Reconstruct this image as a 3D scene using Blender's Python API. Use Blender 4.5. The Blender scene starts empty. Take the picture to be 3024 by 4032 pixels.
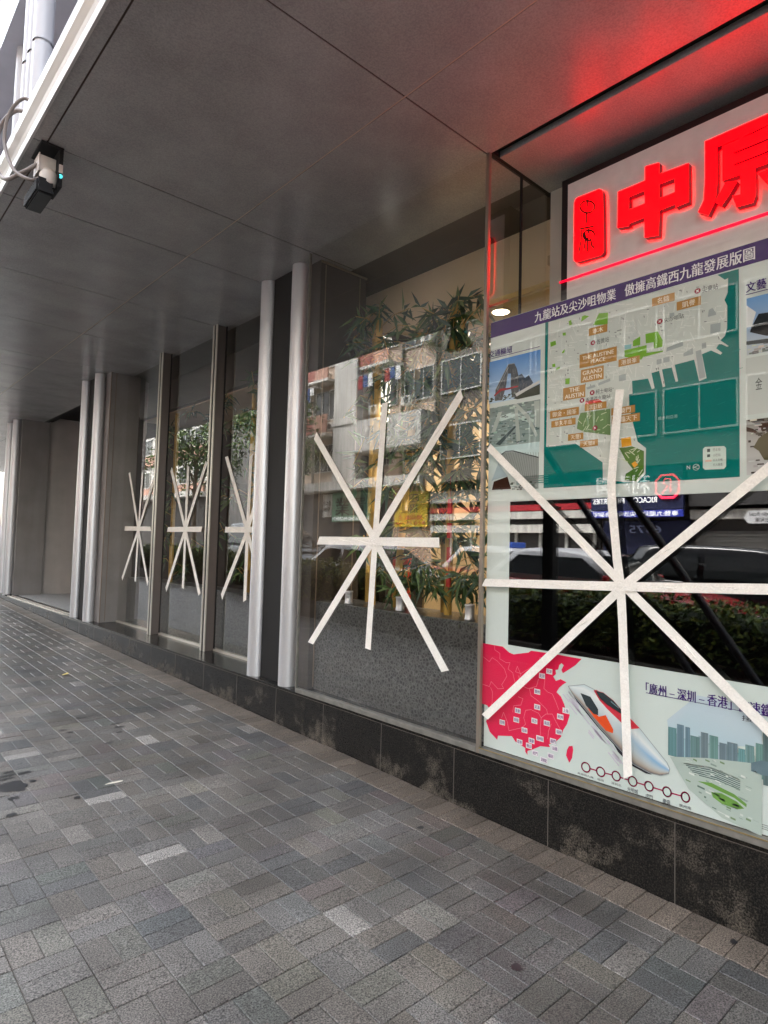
import bpy, bmesh, math, random
from mathutils import Vector, Matrix
random.seed(7)
R = math.radians
scene = bpy.context.scene
COL = scene.collection

# ------------------------------------------------------------------ camera
def cam_matrix(yaw, pitch, roll, loc):
    f = Vector((math.sin(yaw)*math.cos(pitch), math.cos(yaw)*math.cos(pitch), math.sin(pitch)))
    r0 = Vector((math.cos(yaw), -math.sin(yaw), 0)); u0 = r0.cross(f)
    r = r0*math.cos(roll) + u0*math.sin(roll)
    u = -r0*math.sin(roll) + u0*math.cos(roll)
    m = Matrix((r, u, -f)).transposed().to_4x4(); m.translation = loc
    return m
cd = bpy.data.cameras.new('camera'); cam = bpy.data.objects.new('camera', cd); COL.objects.link(cam)
cam.matrix_world = cam_matrix(R(42.22), R(3.19), R(1.527), Vector((0, 0, 1.52)))
cd.sensor_fit = 'VERTICAL'; cd.sensor_height = 36.0; cd.lens = 2471/4032*36.0
cd.clip_start = 0.05; cd.clip_end = 600
scene.camera = cam

# ------------------------------------------------------------------ world, sun, exposure
SUN_EL, SUN_ROT = 58.0, 46.0
wd = bpy.data.worlds.new("World"); scene.world = wd; wd.use_nodes = True
nt = wd.node_tree; nt.nodes.clear()
sky = nt.nodes.new('ShaderNodeTexSky'); sky.sky_type = 'NISHITA'; sky.sun_disc = False
sky.sun_elevation = R(SUN_EL); sky.sun_rotation = R(SUN_ROT); sky.air_density = 1.6; sky.dust_density = 4.0; sky.ozone_density = 1.0
hs = nt.nodes.new('ShaderNodeHueSaturation'); hs.inputs['Saturation'].default_value = 0.38
bg = nt.nodes.new('ShaderNodeBackground'); bg.inputs['Strength'].default_value = 0.15
ow = nt.nodes.new('ShaderNodeOutputWorld')
nt.links.new(sky.outputs[0], hs.inputs['Color']); nt.links.new(hs.outputs[0], bg.inputs[0]); nt.links.new(bg.outputs[0], ow.inputs[0])
sl = bpy.data.lights.new('sun', 'SUN'); sl.energy = 2.2; sl.angle = R(30); sl.color = (1, 0.985, 0.96)
so = bpy.data.objects.new('sun', sl); COL.objects.link(so)
_a = R(SUN_ROT)   # sky: rotation measured from +Y towards +X
sd = Vector((math.sin(_a)*math.cos(R(SUN_EL)), math.cos(_a)*math.cos(R(SUN_EL)), math.sin(R(SUN_EL))))
so.rotation_euler = sd.to_track_quat('Z', 'Y').to_euler()
vs = scene.view_settings
vs.view_transform = 'Standard'; vs.look = 'None'; vs.exposure = 3.2; vs.gamma = 1.0; vs.use_curve_mapping = False
scene.cycles.use_denoising = True
scene.cycles.max_bounces = 10; scene.cycles.diffuse_bounces = 5; scene.cycles.glossy_bounces = 5
scene.cycles.transparent_max_bounces = 16; scene.cycles.caustics_reflective = False; scene.cycles.caustics_refractive = False

# ------------------------------------------------------------------ helpers
def lin(c):
    return tuple((x/255/12.92) if x/255 <= 0.04045 else ((x/255+0.055)/1.055)**2.4 for x in c)
MATS = {}
def M(name, rgb=(128,128,128), rough=0.6, metal=0.0, spec=0.5, emit=0.0, noise=0.0, nscale=40.0, bump=0.0, linear=None, vcol=False, speck=0.0, sscale=220.0, streak=0.0):
    """procedural principled material; rgb in sRGB 0-255 or linear=(r,g,b)"""
    if name in MATS: return MATS[name]
    m = bpy.data.materials.new(name); m.use_nodes = True; MATS[name] = m
    n = m.node_tree; b = n.nodes['Principled BSDF']; L = n.links
    c = linear if linear else lin(rgb)
    b.inputs['Base Color'].default_value = (*c, 1); b.inputs['Roughness'].default_value = rough
    b.inputs['Metallic'].default_value = metal; b.inputs['Specular IOR Level'].default_value = spec
    src = None
    if vcol:
        at = n.nodes.new('ShaderNodeAttribute'); at.attribute_name = 'Col'; src = at.outputs['Color']
    def mul(src, fac_socket, lo, hi):
        mr = n.nodes.new('ShaderNodeMapRange'); mr.inputs['From Min'].default_value = 0.3; mr.inputs['From Max'].default_value = 0.7
        mr.inputs['To Min'].default_value = lo; mr.inputs['To Max'].default_value = hi
        L.new(fac_socket, mr.inputs['Value'])
        mx = n.nodes.new('ShaderNodeMix'); mx.data_type = 'RGBA'; mx.blend_type = 'MULTIPLY'; mx.inputs['Factor'].default_value = 1
        if src is None: mx.inputs['A'].default_value = (*c, 1)
        else: L.new(src, mx.inputs['A'])
        L.new(mr.outputs[0], mx.inputs['B']); return mx.outputs['Result']
    if noise or bump or speck or streak:
        tc = n.nodes.new('ShaderNodeTexCoord')
    if noise:
        t = n.nodes.new('ShaderNodeTexNoise'); t.inputs['Scale'].default_value = nscale; t.inputs['Detail'].default_value = 6
        L.new(tc.outputs['Object'], t.inputs['Vector']); src = mul(src, t.outputs['Fac'], 1-noise, 1+noise)
    if speck:
        t2 = n.nodes.new('ShaderNodeTexNoise'); t2.inputs['Scale'].default_value = sscale; t2.inputs['Detail'].default_value = 2
        L.new(tc.outputs['Object'], t2.inputs['Vector']); src = mul(src, t2.outputs['Fac'], 1-speck, 1+speck)
    if streak:
        mp = n.nodes.new('ShaderNodeMapping'); mp.inputs['Scale'].default_value = (3, 3, 0.25)
        t3 = n.nodes.new('ShaderNodeTexNoise'); t3.inputs['Scale'].default_value = 2.0; t3.inputs['Detail'].default_value = 6
        L.new(tc.outputs['Object'], mp.inputs['Vector']); L.new(mp.outputs[0], t3.inputs['Vector']); src = mul(src, t3.outputs['Fac'], 1-streak, 1+streak*0.4)
    if src is not None: L.new(src, b.inputs['Base Color'])
    if bump:
        t = n.nodes.new('ShaderNodeTexNoise'); t.inputs['Scale'].default_value = nscale*3; t.inputs['Detail'].default_value = 4
        bp = n.nodes.new('ShaderNodeBump'); bp.inputs['Strength'].default_value = bump; bp.inputs['Distance'].default_value = 0.01
        L.new(tc.outputs['Object'], t.inputs['Vector']); L.new(t.outputs['Fac'], bp.inputs['Height']); L.new(bp.outputs[0], b.inputs['Normal'])
    if emit:
        b.inputs['Emission Color'].default_value = (*c, 1); b.inputs['Emission Strength'].default_value = emit
    return m
def glass_mat(name, tint, ior):
    m = bpy.data.materials.new(name); m.use_nodes = True; n = m.node_tree; n.nodes.clear()
    o = n.nodes.new('ShaderNodeOutputMaterial'); t = n.nodes.new('ShaderNodeBsdfTransparent'); t.inputs[0].default_value = (*tint, 1)
    g = n.nodes.new('ShaderNodeBsdfGlossy'); g.inputs['Roughness'].default_value = 0.0; g.inputs['Color'].default_value = (1,1,1,1)
    # Schlick reflectance, the same from both sides of the pane
    ge = n.nodes.new('ShaderNodeNewGeometry'); dt = n.nodes.new('ShaderNodeVectorMath'); dt.operation = 'DOT_PRODUCT'
    n.links.new(ge.outputs['Incoming'], dt.inputs[0]); n.links.new(ge.outputs['Normal'], dt.inputs[1])
    def mt(op, x, y):
        q = n.nodes.new('ShaderNodeMath'); q.operation = op
        for i, v in enumerate((x, y)):
            if v is None: continue
            if isinstance(v, (int, float)): q.inputs[i].default_value = v
            else: n.links.new(v, q.inputs[i])
        return q.outputs[0]
    f0 = ((ior-1)/(ior+1))**2
    p5 = mt('POWER', mt('SUBTRACT', 1.0, mt('ABSOLUTE', dt.outputs['Value'], None)), 5.0)
    fac = mt('ADD', mt('MULTIPLY', p5, 1-f0), f0)
    mx = n.nodes.new('ShaderNodeMixShader')
    n.links.new(fac, mx.inputs[0]); n.links.new(t.outputs[0], mx.inputs[1]); n.links.new(g.outputs[0], mx.inputs[2]); n.links.new(mx.outputs[0], o.inputs[0])
    MATS[name] = m; return m

class MB:
    """collects shapes, builds ONE mesh object"""
    def __init__(s): s.v = []; s.f = []; s.mi = []; s.col = []; s.sm = []
    def add(s, vs, fs, mi=0, col=None, smooth=False):
        o = len(s.v); s.v += [tuple(p) for p in vs]
        for f in fs: s.f.append(tuple(i+o for i in f)); s.mi.append(mi); s.col.append(col); s.sm.append(smooth)
        return s
    def box(s, x0, x1, y0, y1, z0, z1, mi=0, col=None):
        return s.add([(x0,y0,z0),(x1,y0,z0),(x1,y1,z0),(x0,y1,z0),(x0,y0,z1),(x1,y0,z1),(x1,y1,z1),(x0,y1,z1)],
              [(0,3,2,1),(4,5,6,7),(0,1,5,4),(1,2,6,5),(2,3,7,6),(3,0,4,7)], mi, col)
    def tube(s, pts, r, n=12, mi=0, cap=True, smooth=True, r2=None):
        pts = [Vector(p) for p in pts]; N = len(pts); vs = []; fs = []
        up = None
        for i, p in enumerate(pts):
            d = (pts[min(i+1,N-1)]-pts[max(i-1,0)]).normalized()
            if up is None:
                up = Vector((0,0,1)) if abs(d.z) < 0.9 else Vector((1,0,0))
            a = d.cross(up).normalized(); b = a.cross(d).normalized(); up = b
            rr = r if r2 is None else r+(r2-r)*i/max(1,N-1)
            for k in range(n):
                t = 2*math.pi*k/n; vs.append(p+a*rr*math.cos(t)+b*rr*math.sin(t))
        for i in range(N-1):
            for k in range(n):
                fs.append((i*n+k, i*n+(k+1)%n, (i+1)*n+(k+1)%n, (i+1)*n+k))
        s.add(vs, fs, mi, None, smooth)
        if cap: s.add(vs[:n], [tuple(range(n))[::-1]], mi); s.add(vs[-n:], [tuple(range(n))], mi)
        return s
    def lathe(s, prof, loc=(0,0,0), axis='Z', n=24, mi=0, smooth=True):
        vs = []; fs = []; P = len(prof)
        for k in range(n):
            t = 2*math.pi*k/n
            for r, z in prof:
                a, b = r*math.cos(t), r*math.sin(t)
                p = (a,b,z) if axis=='Z' else ((z,a,b) if axis=='X' else (b,z,a))
                vs.append((p[0]+loc[0],p[1]+loc[1],p[2]+loc[2]))
        for k in range(n):
            for i in range(P-1):
                fs.append((k*P+i, ((k+1)%n)*P+i, ((k+1)%n)*P+i+1, k*P+i+1))
        return s.add(vs, fs, mi, None, smooth)
    def prism(s, poly, x0, x1, mi=0, col=None):
        """poly in (y,z), extruded from x0 to x1"""
        n = len(poly); vs = [(x0,y,z) for y,z in poly]+[(x1,y,z) for y,z in poly]
        a = sum(poly[i][0]*poly[(i+1)%n][1]-poly[(i+1)%n][0]*poly[i][1] for i in range(n))
        fs = [tuple(range(n))[::-1] if a > 0 else tuple(range(n)), tuple(range(n,2*n)) if a > 0 else tuple(range(n,2*n))[::-1]]
        fs += [(i,(i+1)%n,n+(i+1)%n,n+i) for i in range(n)]
        return s.add(vs, fs, mi, col)
    def extrude_y(s, poly, y0, y1, mi=0, smooth=False):
        """poly in (x,z)"""
        n = len(poly); vs = [(x,y0,z) for x,z in poly]+[(x,y1,z) for x,z in poly]
        s.add(vs, [(i,(i+1)%n,n+(i+1)%n,n+i) for i in range(n)], mi, None, smooth)
        return s.add(vs, [tuple(range(n))[::-1], tuple(range(n,2*n))], mi)
    def build(s, name, mat, parent=None, bevel=0.0, fixn=True):
        me = bpy.data.meshes.new(name); me.from_pydata(s.v, [], s.f)
        mats = mat if isinstance(mat, (list, tuple)) else [mat]
        for m in mats: me.materials.append(m)
        me.polygons.foreach_set('material_index', s.mi); me.polygons.foreach_set('use_smooth', s.sm)
        if any(c is not None for c in s.col):
            ca = me.color_attributes.new('Col', 'FLOAT_COLOR', 'CORNER'); data = []
            for p, c in zip(me.polygons, s.col):
                c = c if c is not None else (1,1,1)
                if isinstance(c, list):
                    for q in c: data += [*q, 1]
                else: data += [*c, 1]*p.loop_total
            ca.data.foreach_set('color', data)
        if fixn:
            bm = bmesh.new(); bm.from_mesh(me); bmesh.ops.recalc_face_normals(bm, faces=bm.faces); bm.to_mesh(me); bm.free()
        o = bpy.data.objects.new(name, me); COL.objects.link(o)
        if parent: o.parent = parent; o.matrix_parent_inverse = parent.matrix_basis.inverted()
        if bevel:
            b = o.modifiers.new('bevel', 'BEVEL'); b.width = bevel; b.segments = 2; b.limit_method = 'ANGLE'; b.angle_limit = R(40)
        return o
def tag(o, label=None, cat=None, group=None, kind=None):
    if label: o['label'] = label
    if cat: o['category'] = cat
    if group: o['group'] = group
    if kind: o['kind'] = kind
    return o
def thing(name, label, cat, loc=(0,0,0), group=None):
    o = bpy.data.objects.new(name, None); COL.objects.link(o); o.location = loc; o.empty_display_size = 0.1
    return tag(o, label, cat, group)
def text_mb(body, bold=0.0, mirror=False):
    """flat text outline mesh -> (verts2d, faces) normalised to its ink box"""
    c = bpy.data.curves.new('t', 'FONT'); c.body = body; c.size = 1; c.offset = bold; c.align_x = 'CENTER'; c.resolution_u = 3; c.space_line = 0.95
    o = bpy.data.objects.new('t', c); COL.objects.link(o)
    dg = bpy.context.evaluated_depsgraph_get(); me = bpy.data.meshes.new_from_object(o.evaluated_get(dg))
    v = [(p.co.x, p.co.y) for p in me.vertices]; f = [tuple(p.vertices) for p in me.polygons]
    bpy.data.objects.remove(o); bpy.data.curves.remove(c); bpy.data.meshes.remove(me)
    x0 = min(p[0] for p in v); x1 = max(p[0] for p in v); y0 = min(p[1] for p in v); y1 = max(p[1] for p in v)
    return [((a-x0)/(x1-x0), (b-y0)/(y1-y0)) for a, b in v], f, (x1-x0)/(y1-y0)
def text_on(mb, body, x, yl, z1, yr, z0, mi=0, bold=0.0, keep=False):
    """text filling the box from left edge yl to right edge yr on a plane of constant x"""
    v, f, asp = text_mb(body, 0)
    if keep:
        w = abs(yr-yl); h = abs(z1-z0)
        if w/h > asp:
            d = (w-h*asp)/2; s = 1 if yr > yl else -1; yl += s*d; yr -= s*d
        else:
            d = (h-w/asp)/2; z1 -= d; z0 += d
    mb.add([(x, yl+(yr-yl)*a, z0+(z1-z0)*b) for a, b in v], f, mi)
    if bold:   # heavier strokes: a second pass a hair to the side, a hair in front
        o = (z1-z0)*.035*(1 if yr > yl else -1); xx = x+(.0002 if yr > yl else -.0002)
        mb.add([(xx, yl+(yr-yl)*a+o, z0+(z1-z0)*b) for a, b in v], f, mi)
    return mb
def leaves(mb, n, sampler, L, W, mi=0, cols=None, droop=0.3):
    for _ in range(n):
        p = Vector(sampler()); d = Vector((random.gauss(0,1), random.gauss(0,1), random.gauss(0,1)-droop)).normalized()
        s = d.cross(Vector((random.gauss(0,1),random.gauss(0,1),random.gauss(0,1)))).normalized()
        l = L*random.uniform(.6,1.3); w = W*random.uniform(.6,1.3); nrm = d.cross(s)
        c = random.choice(cols) if cols else None
        mb.add([p-d*l/2, p+s*w/2+nrm*w*.15-d*l*.08, p+d*l/2, p-s*w/2+nrm*w*.15-d*l*.08], [(0,1,2,3)], mi, c)
GS = 0.0215
def gz(y): return GS*y
P_teal=[[(1.89,2.748),(1.888,1.854),(0.935,1.852),(0.935,2.742)]]
P_land=[[(1.87,2.746),(1.02,2.742),(0.99,2.711),(0.977,2.715),(0.979,2.651),(0.992,2.622),(0.981,2.595),(0.982,2.495),(0.991,2.465),(1.009,2.449),(0.976,2.417),(0.982,2.415),(1.013,2.438),(1.026,2.418),(1.002,2.393),(1.008,2.386),(1.047,2.413),(1.085,2.405),(1.066,2.294),(1.097,2.286),(1.118,2.387),(1.203,2.381),(1.188,2.302),(1.199,2.302),(1.217,2.371),(1.261,2.371),(1.246,2.289),(1.257,2.287),(1.274,2.367),(1.31,2.363),(1.295,2.289),(1.308,2.286),(1.326,2.34),(1.404,2.343),(1.401,2.281),(1.419,2.28),(1.417,2.22),(1.398,2.137),(1.375,2.047),(1.335,2.013),(1.337,1.892),(1.374,1.856),(1.381,1.852),(1.549,1.877),(1.552,1.964),(1.701,2.073),(1.874,2.073)]]
P_green=[[(1.577,2.717),(1.528,2.708),(1.53,2.649),(1.609,2.664)],[(1.857,2.633),(1.824,2.635),(1.82,2.612),(1.854,2.607)],[(1.844,2.511),(1.825,2.512),(1.823,2.494),(1.841,2.495)],[(1.763,2.419),(1.737,2.417),(1.739,2.386),(1.764,2.39)],[(1.748,2.72),(1.732,2.723),(1.729,2.696),(1.744,2.697)],[(1.671,2.725),(1.656,2.728),(1.63,2.716),(1.676,2.699)],[(1.783,2.665),(1.764,2.665),(1.763,2.648),(1.781,2.651)],[(1.787,2.563),(1.768,2.578),(1.77,2.559),(1.784,2.557)],[(1.819,2.486),(1.796,2.49),(1.797,2.479),(1.818,2.475)],[(1.339,2.555),(1.281,2.554),(1.257,2.506),(1.259,2.476),(1.298,2.476),(1.3,2.507),(1.337,2.509)],[(1.4,2.536),(1.364,2.55),(1.364,2.508),(1.4,2.509)],[(1.443,2.499),(1.333,2.501),(1.333,2.466),(1.359,2.436),(1.441,2.467)],[(1.35,2.465),(1.255,2.458),(1.257,2.452),(1.346,2.447)]]
P_cyan=[[(1.443,2.524),(1.407,2.522),(1.409,2.502),(1.441,2.503)]]
P_park=[[(1.674,2.226),(1.513,2.225),(1.512,2.094),(1.65,2.126),(1.694,2.148),(1.687,2.194)],[(1.402,2.028),(1.344,2.0),(1.344,1.901),(1.383,1.86),(1.438,1.868),(1.433,1.899),(1.397,1.918),(1.434,1.965),(1.466,2.026),(1.429,2.026)]]
P_orange=[[(1.457,2.071),(1.409,2.075),(1.403,2.032),(1.453,2.028)],[(1.404,1.945),(1.386,1.956),(1.372,1.938),(1.39,1.924)]]
P_red=[[(1.647,2.283),(1.576,2.283),(1.552,2.263),(1.651,2.246)]]
P_grey=[[(1.049,2.529),(1.007,2.527),(1.009,2.489),(1.051,2.487)],[(1.056,2.595),(1.041,2.601),(1.026,2.575),(1.026,2.566),(1.06,2.565)],[(1.238,2.467),(1.166,2.481),(1.166,2.46),(1.242,2.449)],[(1.112,2.423),(1.089,2.426),(1.07,2.299),(1.095,2.296)],[(1.285,2.421),(1.263,2.421),(1.263,2.399),(1.285,2.397)],[(1.255,2.423),(1.226,2.424),(1.226,2.4),(1.255,2.4)],[(1.164,2.425),(1.124,2.442),(1.122,2.412),(1.164,2.411)],[(1.226,2.625),(1.205,2.624),(1.205,2.607),(1.226,2.608)],[(1.085,2.454),(1.068,2.454),(1.066,2.429),(1.085,2.427)],[(1.469,2.381),(1.434,2.384),(1.434,2.352),(1.469,2.352)],[(1.642,2.352),(1.597,2.359),(1.592,2.346),(1.637,2.34)],[(1.577,2.364),(1.514,2.376),(1.514,2.362),(1.577,2.35)]]
P_legend=[[(1.082,1.983),(1.073,1.992),(0.996,1.988),(0.988,1.979),(0.988,1.9),(0.997,1.89),(1.073,1.892),(1.082,1.901)]]
P_labels=[('本木',(1.632,2.652),(1.531,2.613)),('THE AUSTINE\nPLACE',(1.682,2.528),(1.481,2.457)),('GRAND\nAUSTIN',(1.674,2.447),(1.549,2.379)),('THE\nAUSTIN',(1.775,2.37),(1.648,2.304)),('港景峯',(1.472,2.459),(1.366,2.423)),('漾日居',(1.651,2.265),(1.533,2.231)),('御金・國峯',(1.852,2.26),(1.683,2.219)),('擎天半島',(1.844,2.206),(1.701,2.171)),('天璽I',(1.744,2.124),(1.657,2.09)),('天璽II',(1.675,2.082),(1.577,2.049)),('凱旋門',(1.508,2.225),(1.388,2.189)),('君臨天下',(1.505,2.184),(1.364,2.145)),('名鑄',(1.308,2.717),(1.203,2.678)),('凱譽',(1.194,2.668),(1.089,2.628))]
P_stations=[('佐敦站',(1.608,2.574),(1.588,2.587),(1.522,2.56)),('柯士甸站',(1.61,2.32),(1.591,2.332),(1.504,2.308)),('香港西九龍站',(1.666,2.289),(1.646,2.299),(1.513,2.275)),('',(1.593,2.139),(2.266,2.949),(2.266,2.949)),('尖東站',(1.103,2.694),(1.083,2.706),(1.018,2.678)),('尖沙咀站',(1.271,2.598),(1.251,2.608),(1.162,2.587))]
P_texts=[('九龍站及尖沙咀物業',(1.957,2.834),(1.489,2.768),'w'),('傲擁高鐵西九龍發展版圖',(1.443,2.824),(0.874,2.772),'w'),('交通樞紐',(2.267,2.671),(2.104,2.631),'p'),('文藝',(0.908,2.672),(0.832,2.628),'p'),('維多利亞港',(1.278,2.152),(1.19,2.136),'t'),('N',(1.15,1.916),(1.136,1.899),'w'),('「廣州 – 深圳 – 香港」高速鐵路',(1.332,0.935),(0.782,0.886),'p'),('接通全國',(0.932,0.874),(0.761,0.852),'k'),('香港西九龍',(1.673,0.441),(1.587,0.432),'k'),('福田',(1.568,0.442),(1.534,0.432),'k'),('深圳北',(1.496,0.446),(1.446,0.434),'k'),('光明城',(1.417,0.446),(1.366,0.425),'k'),('虎門',(1.331,0.441),(1.298,0.424),'k'),('慶盛',(1.254,0.443),(1.221,0.424),'k'),('廣州南',(1.183,0.443),(1.132,0.429),'k')]
P_china=[[(2.285,0.99),(2.137,0.989),(2.093,0.963),(2.063,0.957),(1.969,0.98),(1.952,0.992),(1.828,0.995),(1.712,0.993),(1.656,0.993),(1.691,0.956),(1.722,0.933),(1.76,0.906),(1.769,0.921),(1.756,0.946),(1.769,0.955),(1.782,0.942),(1.787,0.92),(1.803,0.915),(1.8,0.895),(1.816,0.88),(1.8,0.86),(1.773,0.874),(1.739,0.864),(1.76,0.849),(1.781,0.829),(1.796,0.805),(1.77,0.787),(1.751,0.754),(1.745,0.737),(1.719,0.706),(1.734,0.658),(1.754,0.626),(1.767,0.587),(1.801,0.551),(1.838,0.533),(1.83,0.521),(1.888,0.511),(1.943,0.478),(1.966,0.468),(1.966,0.447),(1.98,0.46),(1.981,0.479),(2.043,0.497),(2.067,0.52),(2.159,0.501),(2.164,0.477),(2.216,0.508),(2.243,0.56),(2.212,0.627),(2.238,0.649),(2.284,0.653)],[(1.722,0.552),(1.702,0.559),(1.698,0.54),(1.704,0.499),(1.719,0.472),(1.737,0.503),(1.732,0.532)]]
P_prov=[[(2.28,0.918),(2.227,0.893),(2.208,0.918),(2.173,0.906),(2.122,0.869),(2.106,0.832),(2.139,0.781),(2.126,0.763),(2.164,0.754),(2.212,0.786),(2.224,0.756),(2.28,0.761)],[(2.194,0.989),(2.19,0.964),(2.155,0.949),(2.155,0.919),(2.111,0.905),(2.086,0.909),(2.098,0.873),(2.067,0.858),(2.054,0.816),(2.042,0.798)],[(2.215,0.752),(2.201,0.73),(2.203,0.669),(2.215,0.641)],[(2.042,0.798),(2.013,0.862),(2.049,0.866),(2.038,0.897),(2.016,0.861),(1.95,0.906),(1.905,0.927),(1.897,0.964),(1.85,0.973)],[(2.031,0.849),(2.019,0.822),(1.995,0.797),(1.971,0.792),(1.937,0.798)],[(1.904,0.851),(1.915,0.812),(1.96,0.794),(1.948,0.758),(1.902,0.738),(1.88,0.724),(1.852,0.706),(1.846,0.684)],[(1.865,0.858),(1.87,0.81),(1.848,0.796),(1.82,0.791),(1.798,0.754),(1.782,0.72)],[(2.029,0.737),(1.999,0.733),(2.011,0.697),(2.058,0.683),(2.063,0.648)],[(1.981,0.675),(1.992,0.634),(1.98,0.603),(2.003,0.579),(2.086,0.545),(2.099,0.591),(2.124,0.635),(2.136,0.603)],[(1.981,0.675),(1.947,0.686),(1.901,0.677),(1.884,0.657),(1.889,0.609),(1.888,0.567)],[(1.884,0.657),(1.857,0.682),(1.819,0.69),(1.797,0.657),(1.77,0.622)],[(1.824,0.638),(1.839,0.602),(1.844,0.559)]]
P_cities=[('鄭州',(1.91,0.786)),('武漢',(1.909,0.707)),('重慶',(2.031,0.663)),('貴陽',(2.039,0.613)),('昆明',(2.131,0.579)),('長沙',(1.925,0.632)),('南昌',(1.85,0.637)),('上海',(1.741,0.723)),('杭州',(1.772,0.686)),('福州',(1.779,0.609)),('桂林',(1.986,0.57)),('廣州南',(1.89,0.55)),('肇慶',(1.941,0.526)),('南寧',(2.016,0.502)),('佛山',(1.957,0.496)),('廈門',(1.812,0.555)),('汕頭',(1.802,0.521)),('虎門',(1.918,0.468)),('福田',(1.825,0.478)),('深圳北',(1.865,0.447)),('天津',(1.839,0.902)),('北京',(1.882,0.872))]
P_train_body=[[(1.728,0.847),(1.64,0.871),(1.582,0.855),(1.511,0.829),(1.434,0.773),(1.36,0.723),(1.29,0.655),(1.235,0.602),(1.223,0.579),(1.228,0.557),(1.262,0.538),(1.31,0.535),(1.389,0.554),(1.479,0.622),(1.557,0.682),(1.655,0.771),(1.706,0.814)]]
P_train_under=[[(1.706,0.814),(1.655,0.771),(1.557,0.682),(1.479,0.622),(1.389,0.554),(1.31,0.535),(1.303,0.531),(1.331,0.529),(1.403,0.547),(1.463,0.59),(1.486,0.62),(1.573,0.686),(1.68,0.781)]]
P_train_red=[[(1.59,0.852),(1.574,0.857),(1.519,0.834),(1.448,0.788),(1.447,0.728),(1.518,0.777),(1.558,0.809)],[(1.404,0.758),(1.359,0.723),(1.4,0.71)]]
P_train_glass=[[(1.576,0.851),(1.538,0.849),(1.487,0.822),(1.448,0.788),(1.448,0.77),(1.518,0.798),(1.558,0.823)],[(1.66,0.826),(1.606,0.818),(1.565,0.767),(1.565,0.738),(1.589,0.74),(1.63,0.772)]]
P_train_orange=[[(1.561,0.732),(1.526,0.747),(1.487,0.687),(1.49,0.67),(1.525,0.675),(1.589,0.726),(1.622,0.763)]]
P_train_blue=[[(1.389,0.699),(1.353,0.697),(1.31,0.636),(1.289,0.587),(1.317,0.553),(1.367,0.594),(1.389,0.63)]]
P_rings=[((1.628,0.475),(1.65,0.469),(1.628,0.497)),((1.55,0.475),(1.571,0.469),(1.55,0.496)),((1.472,0.477),(1.492,0.471),(1.472,0.498)),((1.392,0.476),(1.412,0.47),(1.392,0.497)),((1.316,0.476),(1.335,0.47),(1.316,0.496)),((1.235,0.476),(1.253,0.471),(1.235,0.496)),((1.156,0.477),(1.173,0.472),(1.156,0.497))]
P_sky=[[(1.235,0.788),(1.105,0.92),(0.858,0.913),(0.859,0.762),(1.222,0.692)]]
P_towers=[[(1.215,0.733),(1.143,0.733),(1.143,0.652),(1.215,0.647)],[(1.137,0.738),(1.086,0.741),(1.086,0.661),(1.137,0.654)],[(1.077,0.759),(1.019,0.754),(1.019,0.669),(1.08,0.662)],[(1.013,0.755),(0.978,0.751),(0.978,0.68),(1.013,0.674)],[(0.951,0.81),(0.914,0.812),(0.915,0.696),(0.952,0.693)],[(0.911,0.81),(0.875,0.809),(0.876,0.698),(0.912,0.694)],[(0.869,0.802),(0.826,0.8),(0.827,0.705),(0.87,0.699)]]
P_ground=[[(1.222,0.632),(1.068,0.666),(0.86,0.696),(0.861,0.416),(1.008,0.439),(1.143,0.517)]]
P_rail=[[(1.162,0.621),(1.05,0.632),(0.938,0.614),(0.938,0.61),(1.05,0.628),(1.162,0.617)],[(1.153,0.615),(1.045,0.624),(0.938,0.606),(0.938,0.602),(1.045,0.619),(1.153,0.611)],[(1.144,0.608),(1.04,0.615),(0.938,0.598),(0.938,0.594),(1.04,0.611),(1.144,0.604)],[(1.135,0.601),(1.035,0.606),(0.938,0.59),(0.938,0.586),(1.035,0.602),(1.135,0.597)],[(1.127,0.595),(1.03,0.598),(0.938,0.582),(0.938,0.579),(1.03,0.593),(1.127,0.591)],[(1.118,0.588),(1.025,0.589),(0.938,0.574),(0.938,0.571),(1.025,0.585),(1.118,0.584)]]
P_lawn=[[(1.05,0.532),(1.008,0.538),(0.95,0.522),(0.924,0.503),(0.95,0.492),(1.008,0.495),(1.044,0.512)],[(1.105,0.56),(1.05,0.551),(0.961,0.534),(0.916,0.511),(0.915,0.524),(0.961,0.549),(1.05,0.569)]]
P_hall=[[(0.898,0.692),(0.86,0.711),(0.827,0.711),(0.827,0.657),(0.86,0.654),(0.898,0.659)]]
P_underline=[[(1.331,0.889),(0.837,0.89)],[(2.259,2.625),(1.923,2.62)],[(0.909,2.621),(0.825,2.62)]]
P_photos={'p1': ((2.264,2.608),(1.917,2.362)),'p2': ((2.258,2.335),(1.915,2.106)),'p3': ((2.253,2.112),(1.919,1.851)),'p4': ((0.906,2.604),(0.907,2.361)),'p5': ((0.909,2.349),(0.908,2.109)),'p6': ((0.909,2.088),(0.91,1.857))}
P_p1_tower=[[(2.215,2.435),(2.14,2.549),(2.128,2.567),(2.087,2.565),(2.071,2.535),(2.045,2.442),(2.062,2.373),(2.099,2.374),(2.11,2.438),(2.111,2.512),(2.13,2.515),(2.144,2.439),(2.169,2.369),(2.221,2.375)],[(2.058,2.491),(2.037,2.498),(2.015,2.468),(1.991,2.481),(1.961,2.433),(1.99,2.412),(2.05,2.402)]]
P_p1_red=[[(2.225,2.407),(2.183,2.438),(2.125,2.433),(2.06,2.435),(2.06,2.427),(2.125,2.423),(2.176,2.423),(2.221,2.399)]]
P_p1_white=[[(2.078,2.391),(1.92,2.44),(1.918,2.425),(2.068,2.374)]]
P_p1_dark=[[(2.093,2.368),(2.032,2.389),(1.918,2.42),(1.917,2.362),(2.062,2.358)]]
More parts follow.
